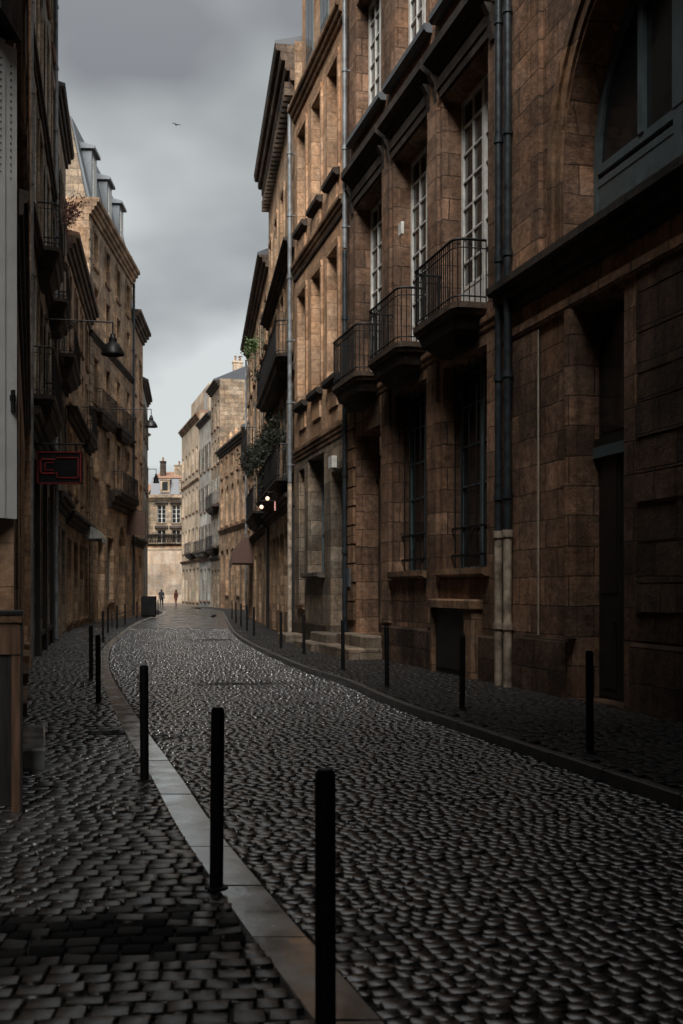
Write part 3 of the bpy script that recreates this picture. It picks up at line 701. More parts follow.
# ================= ground =================
LK = [(-1.9, -14), (2.5, -6), (.95, 0.), (.33, 3.), (-.15, 5.1), (-.506, 6.145), (-1.36, 9.38), (-2.47, 13.5), (-4.1, 19.8), (-5.04, 23.8), (-6.25, 29.7), (-7.24, 35.6), (-9.3, 49.5), (-10.6, 60.), (-12.4, 77.5), (-16.5, 95), (-21.5, 110), (-34, 136)]
LK = [(4.0, -12), (2.6, -6), (1.25, 0.), (.49, 3.), (.155, 4.1), (-.16, 5.1), (-.475, 6.145), (-.84, 7.4)]+LK[6:]; assert LK[8][1] == 9.38
RK = [(7.6, -12), (6.2, -6), (4.65, 0.), (2.52, 8.1), (1.99, 10.1), (1.36, 12.6), (.79, 14.85), (.08, 18.6), (-.78, 22.), (-2.2, 29.2), (-3.35, 36), (-4.5, 44.5), (-7.05, 66), (-8.9, 80), (-12.3, 94), (-17., 110), (-28, 136)]
def interp(K_, Y):
    xs = [k[1] for k in K_]; ys = [k[0] for k in K_]
    # smooth (cubic-ish) interpolation
    i = max(0, min(len(xs)-2, next((j for j in range(len(xs)-1) if Y < xs[j+1]), len(xs)-2)))
    def sl(j):
        a = max(0, j-1); b = min(len(xs)-1, j+1); return (ys[b]-ys[a])/(xs[b]-xs[a])
    h = xs[i+1]-xs[i]; t = (Y-xs[i])/h; m0, m1 = sl(i)*h, sl(i+1)*h
    return (2*t**3-3*t**2+1)*ys[i]+(t**3-2*t**2+t)*m0+(-2*t**3+3*t**2)*ys[i+1]+(t**3-t**2)*m1
XL = lambda Y: interp(LK, Y)
XR = lambda Y: interp(RK, Y)
ZP, ZR = .045, .10      # left / right pavement heights
ys = [-12+i*.5 for i in range(297)]
g = MB().quad((-900, -900, -.12), (900, -900, -.12), (900, 1500, -.12), (-900, 1500, -.12)); tag(g.build('ground', 'ground'), 'dark earth under the town', 'ground', kind='structure')
def strip(fa, fb, z, ylist, zb=None):
    m = MB(); vs = []; fs = []
    for i, Y in enumerate(ylist):
        vs += [(fa(Y), Y, z), (fb(Y), Y, z)]
        if i: fs.append((2*i-2, 2*i-1, 2*i+1, 2*i))
    return m.add(vs, fs)
YS = 46.
rb = strip(lambda Y: XL(Y)-.3, lambda Y: XR(Y)+.02, -.012, [y for y in ys if y <= YS]); road = tag(rb.build('road', 'bed'), 'wet cobbled roadway curving away down the street', 'road', kind='structure')
fr = strip(lambda Y: XL(Y)-.3, lambda Y: XR(Y)+.02, .010, [y for y in ys if y >= YS-.1]); fr.build('far_roadway', 'far_road', road)
# kerbs
def ribbon(fa, fb, z0, z1, ylist, gap=.9):
    """kerb stones : solid ribbon cut into blocks"""
    m = MB(); Y = ylist[0]
    while Y < ylist[-1]:
        L = gap*random.uniform(.85, 1.15); Y1 = min(Y+L, ylist[-1]); dz = random.uniform(-.004, .004)
        k = 3; A_ = [(fa(Y+.009+(Y1-Y-.018)*j/k), Y+.009+(Y1-Y-.018)*j/k) for j in range(k+1)]; B_ = [(fb(Y+.009+(Y1-Y-.018)*j/k), Y+.009+(Y1-Y-.018)*j/k) for j in range(k+1)]
        for j in range(k):
            (a0, a1), (b0, b1) = (A_[j], A_[j+1]), (B_[j], B_[j+1]); c = .012; zt = z1+dz
            m.add([(a0[0], a0[1], z0), (b0[0], b0[1], z0), (b1[0], b1[1], z0), (a1[0], a1[1], z0),
                   (a0[0], a0[1], zt-c), (b0[0], b0[1], zt-c), (b1[0], b1[1], zt-c), (a1[0], a1[1], zt-c),
                   (a0[0]+c, a0[1], zt), (b0[0]-c, b0[1], zt), (b1[0]-c, b1[1], zt), (a1[0]+c, a1[1], zt)],
                  [(8,9,10,11), (4,5,9,8), (5,6,10,9), (6,7,11,10), (7,4,8,11), (1,2,6,5), (3,0,4,7), (0,1,5,4), (2,3,7,6)])
        Y = Y1
    return m
wk = lambda Y: .27 if Y < 12 else (.27-.05*min(1, (Y-12)/12))
k1 = ribbon(lambda Y: XL(Y)-wk(Y), XL, -.05, .022, [0.5, 80.]).build('kerb', 'kerb'); tag(k1, 'flush pale granite kerb slabs along the left pavement', 'kerb', kind='structure')
k2 = ribbon(XR, lambda Y: XR(Y)+.09, -.05, ZR+.008, [-2, 92.], 1.1).build('kerb', 'kerbdark'); tag(k2, 'thin raised stone kerb along the right pavement', 'kerb', kind='structure')
p1 = strip(lambda Y: -60 if Y > 9 else -6, lambda Y: XL(Y)-wk(Y)-.002, ZP-.022, [y for y in ys if y <= 100]).build('pavement', 'bed'); tag(p1, 'left cobbled pavement lined with black bollards', 'pavement', kind='structure')
p2 = strip(lambda Y: XR(Y)+.091, lambda Y: 60, ZR-.022, [y for y in ys if y <= 100]).build('pavement', 'bed'); tag(p2, 'dark right pavement under the stone facades', 'pavement', kind='structure')
fp = MB().quad((-60, 99.9, .0), (60, 99.9, .0), (60, 160, .0), (-60, 160, .0)).build('far_pavement', 'far_road'); tag(fp, 'grey paving at the far end of the street', 'pavement', kind='structure')

def setts(name, inside, yr, xr, z, mat, parent, sx=.125, sy=.105, skew=.27, hz=.013, tilt=.05, seed=1, eL=None, eR=None):
    """rows of individual rounded setts; inside(x,y)->bool array. x,y pattern rotated by the street's slope"""
    rng = np.random.default_rng(seed); V = []; T = []
    rows = np.arange(yr[0], yr[1], sy)
    for ri, r in enumerate(rows):
        n = int((xr[1]-xr[0])/sx*1.1)+4
        w = sx*rng.uniform(.72, 1.32, n); xs = xr[0]+rng.uniform(0, sx)+np.cumsum(w)-w/2
        wob = .02*math.sin(r*1.9+seed)
        ll = sy*sy/sy*rng.uniform(.86, .95, n)
        px = xs; py = r+skew*(xs)+.035*np.sin(xs*1.3+r*.7)+wob+rng.uniform(-.008, .008, n)+yoff(xs, r)
        ok = (px > xr[0]) & (px < xr[1]) & inside(px, py, w/2)
        for cx, cy, ww, l in zip(px[ok], py[ok], w[ok], ll[ok]):
            a_, b_ = cx-ww/2, cx+ww/2
            if eL is not None: a_ = max(a_, float(eL(cy)))
            if eR is not None: b_ = min(b_, float(eR(cy)))
            if b_-a_ < .045: continue
            cx, ww = (a_+b_)/2, b_-a_
            V.append((cx, cy, ww*.5-.0035, l*.5))
    V = np.array(V); n = len(V)
    ang = math.atan(skew)+rng.normal(0, .04, n); ca, sa = np.cos(ang), np.sin(ang)
    tx = rng.normal(0, tilt, n); ty = rng.normal(0, tilt, n); h0 = rng.normal(0, .0035, n)
    corners = np.array([(-1, -1), (1, -1), (1, 1), (-1, 1)], float)
    verts = np.zeros((n, 12, 3))
    jit = rng.uniform(.9, 1.04, (n, 4, 2))
    for lev, (sc, zz) in enumerate(((1., -.035), (.985, hz*.1), (.87, hz))):
        dx = corners[None, :, 0]*V[:, 2:3]*sc*jit[:, :, 0]; dy = corners[None, :, 1]*V[:, 3:4]*sc*jit[:, :, 1]
        verts[:, lev*4:lev*4+4, 0] = V[:, 0:1]+dx*ca[:, None]-dy*sa[:, None]
        verts[:, lev*4:lev*4+4, 1] = V[:, 1:2]+dx*sa[:, None]+dy*ca[:, None]
        verts[:, lev*4:lev*4+4, 2] = z+zz+h0[:, None]+(dx*tx[:, None]+dy*ty[:, None] if lev else 0)
    fq = [(8, 9, 10, 11)]+[(k+j, k+(j+1) % 4, k+4+(j+1) % 4, k+4+j) for k in (0, 4) for j in range(4)]
    faces = (np.arange(n)[:, None, None]*12+np.array(fq)[None]).reshape(-1, 4)
    me = bpy.data.meshes.new(name); me.vertices.add(n*12); me.vertices.foreach_set('co', verts.reshape(-1))
    me.loops.add(len(faces)*4); me.loops.foreach_set('vertex_index', faces.reshape(-1).astype(np.int32))
    me.polygons.add(len(faces)); me.polygons.foreach_set('loop_start', np.arange(0, len(faces)*4, 4, dtype=np.int32)); me.polygons.foreach_set('loop_total', np.full(len(faces), 4, dtype=np.int32))
    me.polygons.foreach_set('use_smooth', np.ones(len(faces), dtype=bool)); me.update(calc_edges=True); me.validate()
    a = me.attributes.new('tone', 'FLOAT', 'POINT'); a.data.foreach_set('value', np.repeat(rng.uniform(0, 1, n), 12).astype(np.float32))
    a = me.attributes.new('tar', 'FLOAT', 'POINT'); a.data.foreach_set('value', np.repeat(np.clip(dark_patch(V[:, 0], V[:, 1])+rng.normal(0, .2, n)*(dark_patch(V[:, 0], V[:, 1]) > 0), 0, 1), 12).astype(np.float32))
    me.materials.append(M[mat]); o = bpy.data.objects.new(name, me); COL.objects.link(o); o.parent = parent
    print(name, n); return o
yoff = lambda xs, r: 0*xs
YT = np.arange(-14, 90, .1); XLt = np.array([XL(y) for y in YT]); XRt = np.array([XR(y) for y in YT])
fl = lambda y: np.interp(y, YT, XLt); frr = lambda y: np.interp(y, YT, XRt)
def patch(x, y, c, a, b, rot=.0):
    dx, dy = x-c[0], y-c[1]; u = dx*math.cos(rot)+dy*math.sin(rot); v = -dx*math.sin(rot)+dy*math.cos(rot)
    return (np.abs(u)/a)**4+(np.abs(v+.03*np.sin(u*5))/b)**4 < 1
PR = (.75, 5.15); PRa, PRb = .85, .28
PL = (-1.35, 5.05); PLa, PLb = 1.15, .27
DARK_PATCHES = [(-1.6, 4.95, 1.6, .42, .08), (-2.3, 12.1, .55, .3, 0)]  # soft ellipses where the setts are darker, rougher and less glossy
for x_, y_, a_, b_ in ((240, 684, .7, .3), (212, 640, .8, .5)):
    q = gp(x_, y_); DARK_PATCHES.append((q.x, q.y, a_, b_, .1))
def dark_patch(x, y):
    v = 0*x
    for cx, cy, a, b, rot in DARK_PATCHES:
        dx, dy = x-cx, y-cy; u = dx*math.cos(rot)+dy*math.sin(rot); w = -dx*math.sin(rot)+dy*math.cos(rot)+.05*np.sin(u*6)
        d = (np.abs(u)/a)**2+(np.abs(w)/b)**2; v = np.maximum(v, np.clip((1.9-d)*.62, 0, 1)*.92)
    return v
def in_road(x, y, w): return (x > fl(y)-.03) & (x < frr(y)+.03) & (y < YS+.0) 
def in_left(x, y, w): 
    return (x < fl(y)-.24) & (x-w > np.where(y > 9, -.152-.281*y-.05, -5.3)) & (y < 46) 
def in_right(x, y, w): return (x-w > frr(y)+.095) & (x+w < 7.32-.265*y+.02) & (y < 46)
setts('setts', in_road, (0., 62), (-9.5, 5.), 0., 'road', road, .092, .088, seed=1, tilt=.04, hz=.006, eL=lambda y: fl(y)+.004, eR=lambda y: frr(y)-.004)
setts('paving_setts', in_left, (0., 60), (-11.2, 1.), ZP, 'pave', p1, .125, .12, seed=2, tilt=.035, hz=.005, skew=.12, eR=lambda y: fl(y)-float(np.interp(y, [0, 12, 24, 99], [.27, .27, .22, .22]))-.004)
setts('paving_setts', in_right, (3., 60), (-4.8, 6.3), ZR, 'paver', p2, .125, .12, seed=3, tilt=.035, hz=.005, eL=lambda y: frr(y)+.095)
# three gutter rows following the left kerb
def gutter():
    rng = random.Random(5); V = MB(); tones = []
    for k in range(2):
        Y = 0.
        while Y < YS:
            L = rng.uniform(.1, .2); x0 = lambda y: XL(y)+.012+.115*k; a = .05
            ym = (Y+L/2); dz = rng.uniform(-.004, .004); c = .022; w = .105
            P = [(x0(Y+.006), Y+.006), (x0(Y+.006)+w, Y+.006), (x0(Y+L-.006)+w, Y+L-.006), (x0(Y+L-.006), Y+L-.006)]; cx = sum(p[0] for p in P)/4; cy = sum(p[1] for p in P)/4
            vs = [(*p, -.03) for p in P]+[(*p, -.006+dz) for p in P]+[(cx+(p[0]-cx)*.82, cy+(p[1]-cy)*.88, .007+dz+rng.uniform(-.003, .003)) for p in P]
            V.add(vs, [(8,9,10,11)]+[(q+j, q+(j+1) % 4, q+4+(j+1) % 4, q+4+j) for q in (0, 4) for j in range(4)]); tones += [rng.random()]*12; Y += L
    o = V.build('gutter_setts', 'road', road, True); at = o.data.attributes.new('tone', 'FLOAT', 'POINT'); at.data.foreach_set('value', tones)
def flat_patch(c, a, b, rot, z, name, label, parent):
    m = MB(); n = 40; vs = []
    for k in range(n):
        t = 2*math.pi*k/n; q = (abs(math.cos(t))**4+abs(math.sin(t))**4)**-.25; u, v = a*1.0*q*math.cos(t), b*1.05*q*math.sin(t)
        u *= 1+.02*math.sin(5*t); vs.append((c[0]+u*math.cos(rot)-v*math.sin(rot), c[1]+u*math.sin(rot)+v*math.cos(rot), z))
    m.add(vs, [tuple(range(n))]); return m.build(name, 'asphalt', parent)
# ================= street furniture =================
GB = 'black bollards along the kerbs'
def bollard():
    r = empty('bollard', (0, 0, 0), 0, 'x', 'bollard', GB)
    MB().lathe([(.036, 0), (.036, .915), (.034, .943), (.026, .956), (.0, .958)], 20).build('post', 'post', r, True)
    MB().lathe([(.062, 0), (.062, .012), (.04, .02), (.037, .02)], 20).build('base_collar', 'iron', r, True)
    return r
BL = [(-.055, 3.80, ZP, 'black bollard nearest the camera, cut by the lower frame edge'),
      (-.66, 5.8, ZP, 'second black bollard from the camera beside the wet pale kerb'),
      (-1.62, 9.05, ZP, 'third black bollard from the camera, on the pale kerb edge'),
      (-3.36, 15.2, ZP, 'fourth left bollard, the nearer of the close pair'),
      (-4.37, 19.2, ZP, 'fifth left bollard, the farther of the close pair')]
for (x, y), l in zip([(103, 644), (108, 634), (117, 630), (125, 626), (137, 620), (158, 615)], ['sixth left bollard where the kerb starts to turn right', 'seventh left bollard on the curve of the kerb', 'eighth left bollard beside the portal house', 'ninth left bollard before the dark street cabinet', 'tenth left bollard in front of the dark street cabinet', 'last left bollard just past the dark street cabinet']):
    q = gp(x, y); BL.append((q.x, q.y, ZP, l))
for (x, y), l in zip([(590, 764), (462, 718), (387, 694), (343, 676), (304, 659), (281, 652), (254, 639), (247, 634), (241, 629), (236, 625), (232, 621)],
        ['right bollard nearest the camera, lost in shade before the black doorway', 'right bollard in front of the cellar hatch', 'right bollard in front of the barred window beside the steps', 'right bollard in front of the townhouse steps', 'right bollard in front of the ochre house window', 'right bollard beside the last doorstep of the ochre house', 'right bollard in front of the bar, nearest of the far cluster', 'second bollard of the far right cluster', 'third bollard of the far right cluster', 'fourth bollard of the far right cluster', 'farthest small bollard on the right kerb']):
    q = gp(x, y); BL.append((q.x, q.y, ZR, l))
pb = bollard()
for i, (x, y, z, l) in enumerate(BL):
    o = pb if i == 0 else copy_tree(pb); o.location = (x, y, z); o['label'] = l; o.rotation_euler = (random.uniform(-.008, .008), random.uniform(-.008, .008), 0)

def wall_lamp(Bd, Y, x, yarm, zarm, label, hr=.32):
    """lamp hood hanging from a horizontal arm fixed to facade Bd at depth Y; hood axis at world x"""
    u = Bd.uY(Y); wp = Bd.p0+Bd.d*u; out = Bd.n
    L = (x-wp.x)/out.x
    r = empty('street_lamp', (wp.x, wp.y, zarm), math.atan2(out.y, out.x), label, 'street lamp', 'bell shaped lamps on wall arms')
    m = MB().tube([(0, 0, 0), (L, 0, 0)], .022, 8).tube([(0, 0, -.45), (L*.55, 0, -.02)], .01, 6).box(-.01, .03, -.06, .06, -.55, .12)
    m.build('arm', 'iron', r)
    q = MB().lathe([(.02, 0), (.02, -.3), (.07, -.33), (.08, -.42), (.11, -.45), (.11, -.55), (.17, -.6), (hr*.8, -.72), (hr, -.86), (hr, -.9), (hr*.94, -.9), (hr*.75, -.74), (.1, -.62)], 24, (L, 0, 0)); q.build('lamp_shade', 'iron', r, True)
    MB().lathe([(0, -.86), (.1, -.84), (.13, -.76), (.1, -.66), (0, -.64)], 14, (L, 0, 0)).build('bulb_glass', 'curtain', r, True)
    return r
wall_lamp(L1, 30., (110-CX)/F*30, 319, H+(HY-319)*30/F, 'large bell lamp on a wall arm, nearest on the left')
wall_lamp(L3, 55., (151-CX)/F*55, 409, H+(HY-409)*55/F, 'middle bell lamp overhanging the street from the mansard house')
wall_lamp(L4, 71., (156-CX)/F*71, 469, H+(HY-469)*71/F, 'small far bell lamp near the end of the left facades', .2)

# hanging neon-outline sign
u_ = L1.uY(24.2); wp = L1.p0+L1.d*u_
sg = empty('hanging_sign', (wp.x, 24.2, 0), 0, 'black hanging sign with dull red outline squares on the left wall', 'sign')
Z = lambda y: H+(HY-y)*24.2/F
X_ = lambda x: (x-CX)/F*24.2-wp.x
MB().tube([(0, 0, Z(444)), (X_(84), 0, Z(444))], .02, 8).tube([(X_(45), 0, Z(444)), (X_(45), 0, Z(453))], .012, 6).tube([(X_(76), 0, Z(444)), (X_(76), 0, Z(453))], .012, 6).build('bracket', 'iron', sg)
MB().box(X_(38), X_(82), -.06, .06, Z(484), Z(452)).build('sign_box', 'post', sg)
def outline(pts, w=.018, y=-.075):
    m = MB()
    for (a, b), (c, d) in zip(pts[:-1], pts[1:]):
        x0, x1 = sorted((X_(a), X_(c))); z0, z1 = sorted((Z(b), Z(d))); m.box(x0-w, x1+w, y-.008, y+.014, z0-w, z1+w)
    return m
outline([(38.6, 452.6), (81.4, 452.6), (81.4, 483.4), (38.6, 483.4), (38.6, 452.6)], .012).build('red_outline', 'redneon', sg)
outline([(55, 459.5), (41.5, 459.5), (41.5, 473.5), (55, 473.5)]).build('red_letter', 'redneon', sg)
outline([(54, 463), (46, 463), (46, 470.5), (54, 470.5)], .01).build('red_letter', 'redneon', sg)
outline([(58, 458), (79, 458), (79, 478), (58, 478), (58, 473)], .012).build('red_letter', 'redneon', sg)
# brown box sign further on
q = Vector(((136.5-CX)/F*64, 64, H+(HY-523.5)*64/F)); sg2 = empty('projecting_sign', (-12.46, 64, 0), 0, 'reddish brown box sign projecting before the far left facades', 'sign')
MB().box(q.x-.5+12.46, q.x+.52+12.46, -.09, .09, q.z-.66, q.z+.66, .0).build('sign_box', 'signbrown', sg2); MB().box(-.02, q.x+.4+12.46, -.02, .02, q.z+.7, q.z+.75).build('bracket', 'iron', sg2)

# pale louvred panel at the left edge, standing out from the end wall
lp = empty('tall_shutter', (-2.70, 8.91, 2.2), R(58), 'tall pale grey shutter panel with rows of small slots at left edge', 'shutter')
X0, X1 = -.42, .05   # relative
m = MB(); m.box(X0, -.045, -.02, .02, 0, 3.85); m.box(-.04, X1+.03, -.012, .028, 0, 3.83); m.build('panel', 'panel', lp)
sl = MB()
for i in range(17):
    z = 3.68-.057*i; w_ = .016-.0004*i
    sl.box(-.10, -.10+w_, -.024, -.0195, z, z+.015); sl.box(.01, .01+w_, -.0165, -.0115, z-.02, z-.005)
sl.build('slot_row', 'teal', lp)
MB().box(.005, .045, -.04, -.011, .95, 1.0).box(.015, .03, -.05, -.011, .86, 1.04).build('catch', 'iron', lp)
sb = empty('awning_box', (-2.7, 8.7, 6.12), 0, 'black awning box above the pale shutter in the top left corner', 'awning')
MB().box(-.9, .07, -.2, .35, 0, 1.4, .05).build('casing', 'post', sb); MB().box(-.85, .04, -.24, -.201, .05, .35).build('valance', 'cloth', sb)

# timber enclosure at left edge
tb = empty('timber_enclosure', (-2.55, 7.7, ZP), .275, 'waist high timber enclosure with orange corner post at left edge', 'enclosure')
xe = .30
MB().box(xe-.07, xe-.012, 0, .06, 0, 1.12).build('corner_post', 'brownwood', tb)
MB().box(-.6, xe-.071, .01, .05, .05, 1.12).build('panel', 'wood', tb)
MB().box(-.6, xe-.012, -.01, .075, 1.121, 1.345).build('top_board', 'brownwood', tb)
MB().box(-.6, xe, -.03, .55, 1.346, 1.40, .01).build('cap', 'trim', tb)
MB().box(-.6, xe+.01, -.04, .56, 1.401, 1.425).build('cap_rim', 'iron', tb)
MB().box(xe-.011, xe+.004, -.005, .5, 0, 1.34).build('side_panel', 'wood', tb)
# stone step block in front of the corner building
sb_ = MB(); a = gp(22, 775); b = gp(45, 775)
d_ = Vector((-.27, 1.)).normalized(); nn = Vector((d_.y, -d_.x)); P0 = Vector((b.x, b.y))
pts = [P0, P0+d_*1.8, P0+d_*1.8-nn*.6, P0-nn*.6]
sb_.add([(p.x, p.y, .0) for p in pts]+[(p.x, p.y, .215) for p in pts]+[(p.x+(-.015 if i < 2 else .0), p.y+(.012 if i in (0, 3) else -.012), .235) for i, p in enumerate(pts)],
        [(8,9,10,11)]+[(q+j, q+(j+1) % 4, q+4+(j+1) % 4, q+4+j) for q in (0, 4) for j in range(4)])
tag(sb_.build('stone_step', 'kerb'), 'worn stone step block on the left pavement beside the timber enclosure', 'step')

# dark cabinet / terrace screen far left
q = gp(141, 618); cbn = empty('street_cabinet', (q.x, q.y, ZP), 0, 'dark metal street cabinet at the far end of the left pavement', 'cabinet')
MB().box(0, .82, 0, .5, .08, 1.22, .02).box(.03, .79, .03, .47, 0, .079).build('body', 'post', cbn); MB().box(.03, .40, -.02, 0, .12, 1.15).box(.42, .79, -.02, 0, .12, 1.15).build('door', 'iron', cbn)
# barrier rail between bollards, left
q0, q1 = gp(112, 629), gp(125, 625); br_ = empty('low_barrier', (q0.x, q0.y, ZP), 0, 'low black barrier rail between the far left bollards', 'barrier'); dv = q1-q0
MB().tube([(0, 0, 0), (0, 0, .55), (dv.x, dv.y, .55), (dv.x, dv.y, 0)], .025, 8).build('rail', 'iron', br_)

# globe lamps of the bar
for i, (x, y, l) in enumerate(((261.5, 507, 'lower lit globe lamp on the dark bar front'), (267.5, 498.5, 'upper lit globe lamp on the dark bar front'))):
    Y = 36.4-i*.7; p = Vector(((x-CX)/F*Y, Y, H+(HY-y)*Y/F)); u_ = Db.uY(Y); wp = Db.p0+Db.d*u_
    r = empty('globe_lamp', p, 0, l, 'lamp', 'lit globe lamps at the bar')
    MB().lathe([(0, -.065), (.037, -.056), (.056, -.032), (.065, 0), (.056, .032), (.037, .056), (0, .065)], 16).build('globe', 'globe', r, True)
    MB().tube([(0, 0, .065), (0, 0, .2), (wp.x-p.x, 0, .24)], .012, 6).build('arm', 'iron', r)
Y = 35.5; p = Vector(((275-CX)/F*Y, Y, H+(HY-506)*Y/F)); r = empty('red_lamp', p, 0, 'small dull red glowing lamp beside the globe lamps', 'lamp')
MB().box(-.02, .02, -.02, .02, -.15, .15, .005).build('tube', 'redlamp', r); wp = Db.p0+Db.d*Db.uY(Y); MB().tube([(0, 0, .2), (wp.x-p.x, 0, .24)], .012, 6).build('arm', 'iron', r)

# plants
def plant(name, loc, sx, sy, sz, n, mat, label, hang=.4, stem=True, seed=1):
    rng = random.Random(seed); r = empty(name, loc, 0, label, 'plant', None)
    m = MB(); cl = [(rng.gauss(0, .42)*sx, rng.gauss(0, .42)*sy, rng.gauss(-hang*.3, .4)*sz) for _ in range(max(5, n//60))]
    for _ in range(n):
        c = rng.choice(cl); p = Vector((c[0]+rng.gauss(0, .13), c[1]+rng.gauss(0, .1), c[2]+rng.gauss(0, .13)))
        a = Vector((rng.gauss(0, 1), rng.gauss(0, 1), rng.gauss(0, 1))).normalized(); b = a.cross(Vector((rng.gauss(0, 1), rng.gauss(0, 1), .3))).normalized(); s = rng.uniform(.03, .075)
        m.quad(p, p+a*s+b*s*.45, p+a*s*2, p+a*s-b*s*.45)
    m.build('leaves', mat, r)
    t = MB()
    for c in cl: t.tube([(0, 0, -.05), (c[0]*.5, c[1]*.5, c[2]*.4+.1), c], .006, 4)
    t.build('stems', 'wood', r)
    return r
def atw(Bd, Y, off, z): p = Bd.p0+Bd.d*Bd.uY(Y)+Bd.n*off; return (p.x, p.y, z)
plant('hanging_plant', atw(Db, 36., .5, 6.7), .5, .3, .55, 900, 'leaf', 'dark leafy plant spilling over the lower balcony above the bar', seed=1)
plant('hanging_plant', atw(Db, 39.5, .5, 6.6), .7, .35, .8, 1300, 'leaf', 'large dark trailing plant on the balcony beside the bar lamps', seed=2)
plant('hanging_plant', atw(Db, 43, .45, 7.2), .6, .3, .8, 1000, 'leaf', 'dark bushy plant at the far end of the bar balcony', seed=3)
plant('hanging_plant', atw(Db, 42, .45, 9.9), .5, .3, .4, 500, 'leaf', 'dark plant on the upper balcony above the bar', seed=4)
plant('potted_plant', atw(Eb, 46, .5, 11.9), .35, .3, .4, 500, 'leafg', 'bright green plant high on the lower tan house', seed=5)
plant('flower_basket', atw(L1, 33.5, .55, 13.2), .35, .3, .4, 500, 'flower', 'faded pinkish flowers on the grey building balcony', seed=6)
# birds
def bird(name, loc, s, rz, label, flap=.35):
    r = empty(name, loc, rz, label, 'bird', 'birds in flight')
    b = MB().tube([(0, -.5*s, 0), (0, -.3*s, .01*s), (0, 0, .02*s), (0, .28*s, .03*s), (0, .42*s, .06*s), (0, .52*s, .05*s)], [.02*s, .05*s, .11*s, .07*s, .055*s, .01*s], 10)
    for sx in (-1, 1):
        for (a, z0), (c, z1), w0, w1 in (((.05, .03), (.45, flap*.45), .2, .17), ((.45, flap*.45), (.95, flap*.5), .17, .03)):
            b.add([(sx*a*s, w0*s, z0*s), (sx*a*s, -w0*s, z0*s), (sx*c*s, -w1*s-.08*s, z1*s), (sx*c*s, w1*s*.6, z1*s), (sx*a*s, w0*s, z0*s+.015*s), (sx*a*s, -w0*s, z0*s+.015*s), (sx*c*s, -w1*s-.08*s, z1*s+.01*s), (sx*c*s, w1*s*.6, z1*s+.01*s)], [(0,1,2,3), (7,6,5,4), (0,4,5,1), (1,5,6,2), (2,6,7,3), (3,7,4,0)])
    b.build('body', 'feather', r, True)
bird('bird', (-9., 60, H+(HY-125)*60/F), .28, .6, 'tiny dark bird high against the grey sky')
bird('bird', (-15.6, 60, H+(HY-27)*60/F), .18, 1.2, 'tiniest bird speck beside the top left roofline')
bird('bird', ((213-CX)/F*48, 48, .45), .34, 2.2, 'dark pigeon flying low over the cobbles', .6)

# people far away : one skinned continuous body each
def person(loc, h, label, step=.14, rz=0., cloth='cloth'):
    r = empty('person', loc, rz, label, 'person', None)
    J = {'pel': (0, 0, .53, .085), 'ch': (0, 0, .72, .10), 'nk': (0, .0, .835, .04), 'hd': (0, .01, .90, .058), 'tp': (0, .01, .965, .045)}
    for s, n in ((-1, 'l'), (1, 'r')):
        J['hp'+n] = (s*.05, 0, .50, .065); J['kn'+n] = (s*.05, s*step*.5+.01, .28, .045); J['an'+n] = (s*.05, s*step-.02, .04, .03); J['ft'+n] = (s*.055, s*step+.07, .02, .025)
        J['sh'+n] = (s*.11, 0, .79, .048); J['el'+n] = (s*.14, -s*.04, .62, .033); J['wr'+n] = (s*.14, -s*.0+.03, .48, .024); J['ha'+n] = (s*.14, .04, .43, .024)
    keys = list(J); E_ = [('pel', 'ch'), ('ch', 'nk'), ('nk', 'hd'), ('hd', 'tp')]
    for n in 'lr': E_ += [('pel', 'hp'+n), ('hp'+n, 'kn'+n), ('kn'+n, 'an'+n), ('an'+n, 'ft'+n), ('ch', 'sh'+n), ('sh'+n, 'el'+n), ('el'+n, 'wr'+n), ('wr'+n, 'ha'+n)]
    me = bpy.data.meshes.new('body'); me.from_pydata([tuple(c*h for c in J[k][:3]) for k in keys], [(keys.index(a), keys.index(b)) for a, b in E_], []); me.update()
    o = bpy.data.objects.new('body', me); COL.objects.link(o); o.parent = r; me.materials.append(M[cloth])
    sk = o.modifiers.new('Skin', 'SKIN'); me.skin_vertices or me.attributes
    for k, v in zip(keys, me.skin_vertices[0].data): v.radius = (J[k][3]*h, J[k][3]*h)
    me.skin_vertices[0].data[0].use_root = True
    o.modifiers.new('Sub', 'SUBSURF').levels = 1
    MB().lathe([(.0, .0), (.035*h, .005), (.05*h, .03*h), (.04*h, .07*h), (0, .085*h)], 12, (0, .012*h, .888*h)).build('head', 'skin', r, True)
    MB().lathe([(.052*h, .0), (.062*h, .03*h), (.045*h, .07*h), (0, .082*h)], 12, (0, -.004*h, .912*h)).build('hair', 'wood', r, True)
q = gp(161.5, 607); 
person((q.x, q.y, 0), 1.72, 'person in dark clothes walking at the far bend of the street')
q = gp(176, 606.5)
person((q.x, q.y, 0), 1.7, 'person in maroon jacket standing before the far beige wall', .04, 1.2, 'clothred')

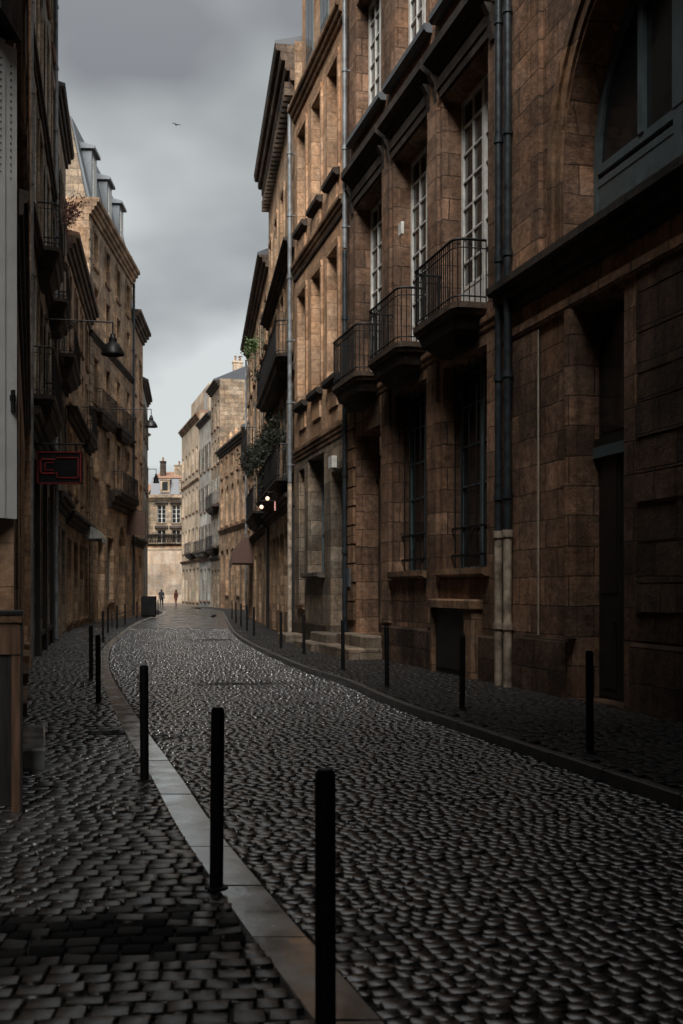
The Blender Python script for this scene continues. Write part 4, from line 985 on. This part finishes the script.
# ================= camera, light, world =================
cam = bpy.data.cameras.new('camera'); co = bpy.data.objects.new('camera', cam); COL.objects.link(co); SC.camera = co
co.location = (0, 0, H); co.rotation_euler = (R(90), 0, 0)
cam.sensor_fit = 'VERTICAL'; cam.sensor_height = 36; cam.lens = 36*F/1024; cam.shift_y = (HY-512)/1024; cam.clip_end = 4000; cam.clip_start = .05
cam.dof.use_dof = True; cam.dof.focus_distance = 14.; cam.dof.aperture_fstop = 4.
EL, AZ = 48, 190     # sun elevation, azimuth (0 = +Y, clockwise)
sd = bpy.data.lights.new('sun', 'SUN'); sd.energy = 5.0; sd.angle = R(45); sd.color = (1., .96, .91); so = bpy.data.objects.new('sun', sd); COL.objects.link(so)
dirv = Vector((math.sin(R(AZ))*math.cos(R(EL)), math.cos(R(AZ))*math.cos(R(EL)), math.sin(R(EL)))); so.rotation_euler = dirv.to_track_quat('Z', 'Y').to_euler(); so.location = dirv*60
w = bpy.data.worlds.new('World'); SC.world = w; w.use_nodes = True; nt = w.node_tree; nt.nodes.clear()
out = nt.nodes.new('ShaderNodeOutputWorld'); bg = nt.nodes.new('ShaderNodeBackground'); nt.links.new(bg.outputs[0], out.inputs[0])
sky = nt.nodes.new('ShaderNodeTexSky'); sky.sky_type = 'NISHITA'; sky.sun_disc = False; sky.sun_elevation = R(EL); sky.sun_rotation = R(AZ); sky.air_density = 1.; sky.dust_density = 3.
tc = nt.nodes.new('ShaderNodeTexCoord'); sp = nt.nodes.new('ShaderNodeSeparateXYZ'); nt.links.new(tc.outputs['Generated'], sp.inputs[0])
# overcast layer : cloud field projected on a flat layer overhead
zz = math_(nt, 'MAXIMUM', sp.outputs[2], .0); den = math_(nt, 'ADD', zz, .35)
cv = nt.nodes.new('ShaderNodeCombineXYZ'); nt.links.new(math_(nt, 'DIVIDE', sp.outputs[0], den), cv.inputs[0]); nt.links.new(math_(nt, 'DIVIDE', sp.outputs[1], den), cv.inputs[1])
n1 = noise(nt, cv.outputs[0], 2.0, 4, .45)
n1 = math_(nt, 'ADD', n1, math_(nt, 'MULTIPLY', math_(nt, 'SUBTRACT', .30, math_(nt, 'MINIMUM', zz, .5)), .60))
cl = ramp(nt, n1, [(.33, (1.08, 1.10, 1.11)), (.44, (1.83, 1.91, 1.87)), (.58, (2.95, 3.08, 3.0))])
# real overcast skies brighten towards the zenith
zen = math_(nt, 'ADD', math_(nt, 'MULTIPLY', math_(nt, 'MAXIMUM', math_(nt, 'SUBTRACT', zz, .42), 0.), 2.2), .0)
south = math_(nt, 'MINIMUM', 1., math_(nt, 'MAXIMUM', .3, math_(nt, 'ADD', math_(nt, 'MULTIPLY', sp.outputs[1], 1.1), .55)))
zen = math_(nt, 'ADD', zen, south)
vm = nt.nodes.new('ShaderNodeVectorMath'); vm.operation = 'SCALE'; nt.links.new(cl, vm.inputs[0]); nt.links.new(zen, vm.inputs['Scale'])
nt.links.new(mixc(nt, 'MIX', .93, sky.outputs[0], vm.outputs[0]), bg.inputs['Color']); bg.inputs['Strength'].default_value = .15
vs_ = SC.view_settings; vs_.view_transform = 'Standard'; vs_.look = 'None'; vs_.gamma = 1.; vs_.exposure = .6; vs_.use_curve_mapping = False
SC.render.engine = 'CYCLES'
SC.cycles.max_bounces = 6; SC.cycles.diffuse_bounces = 3; SC.cycles.glossy_bounces = 3
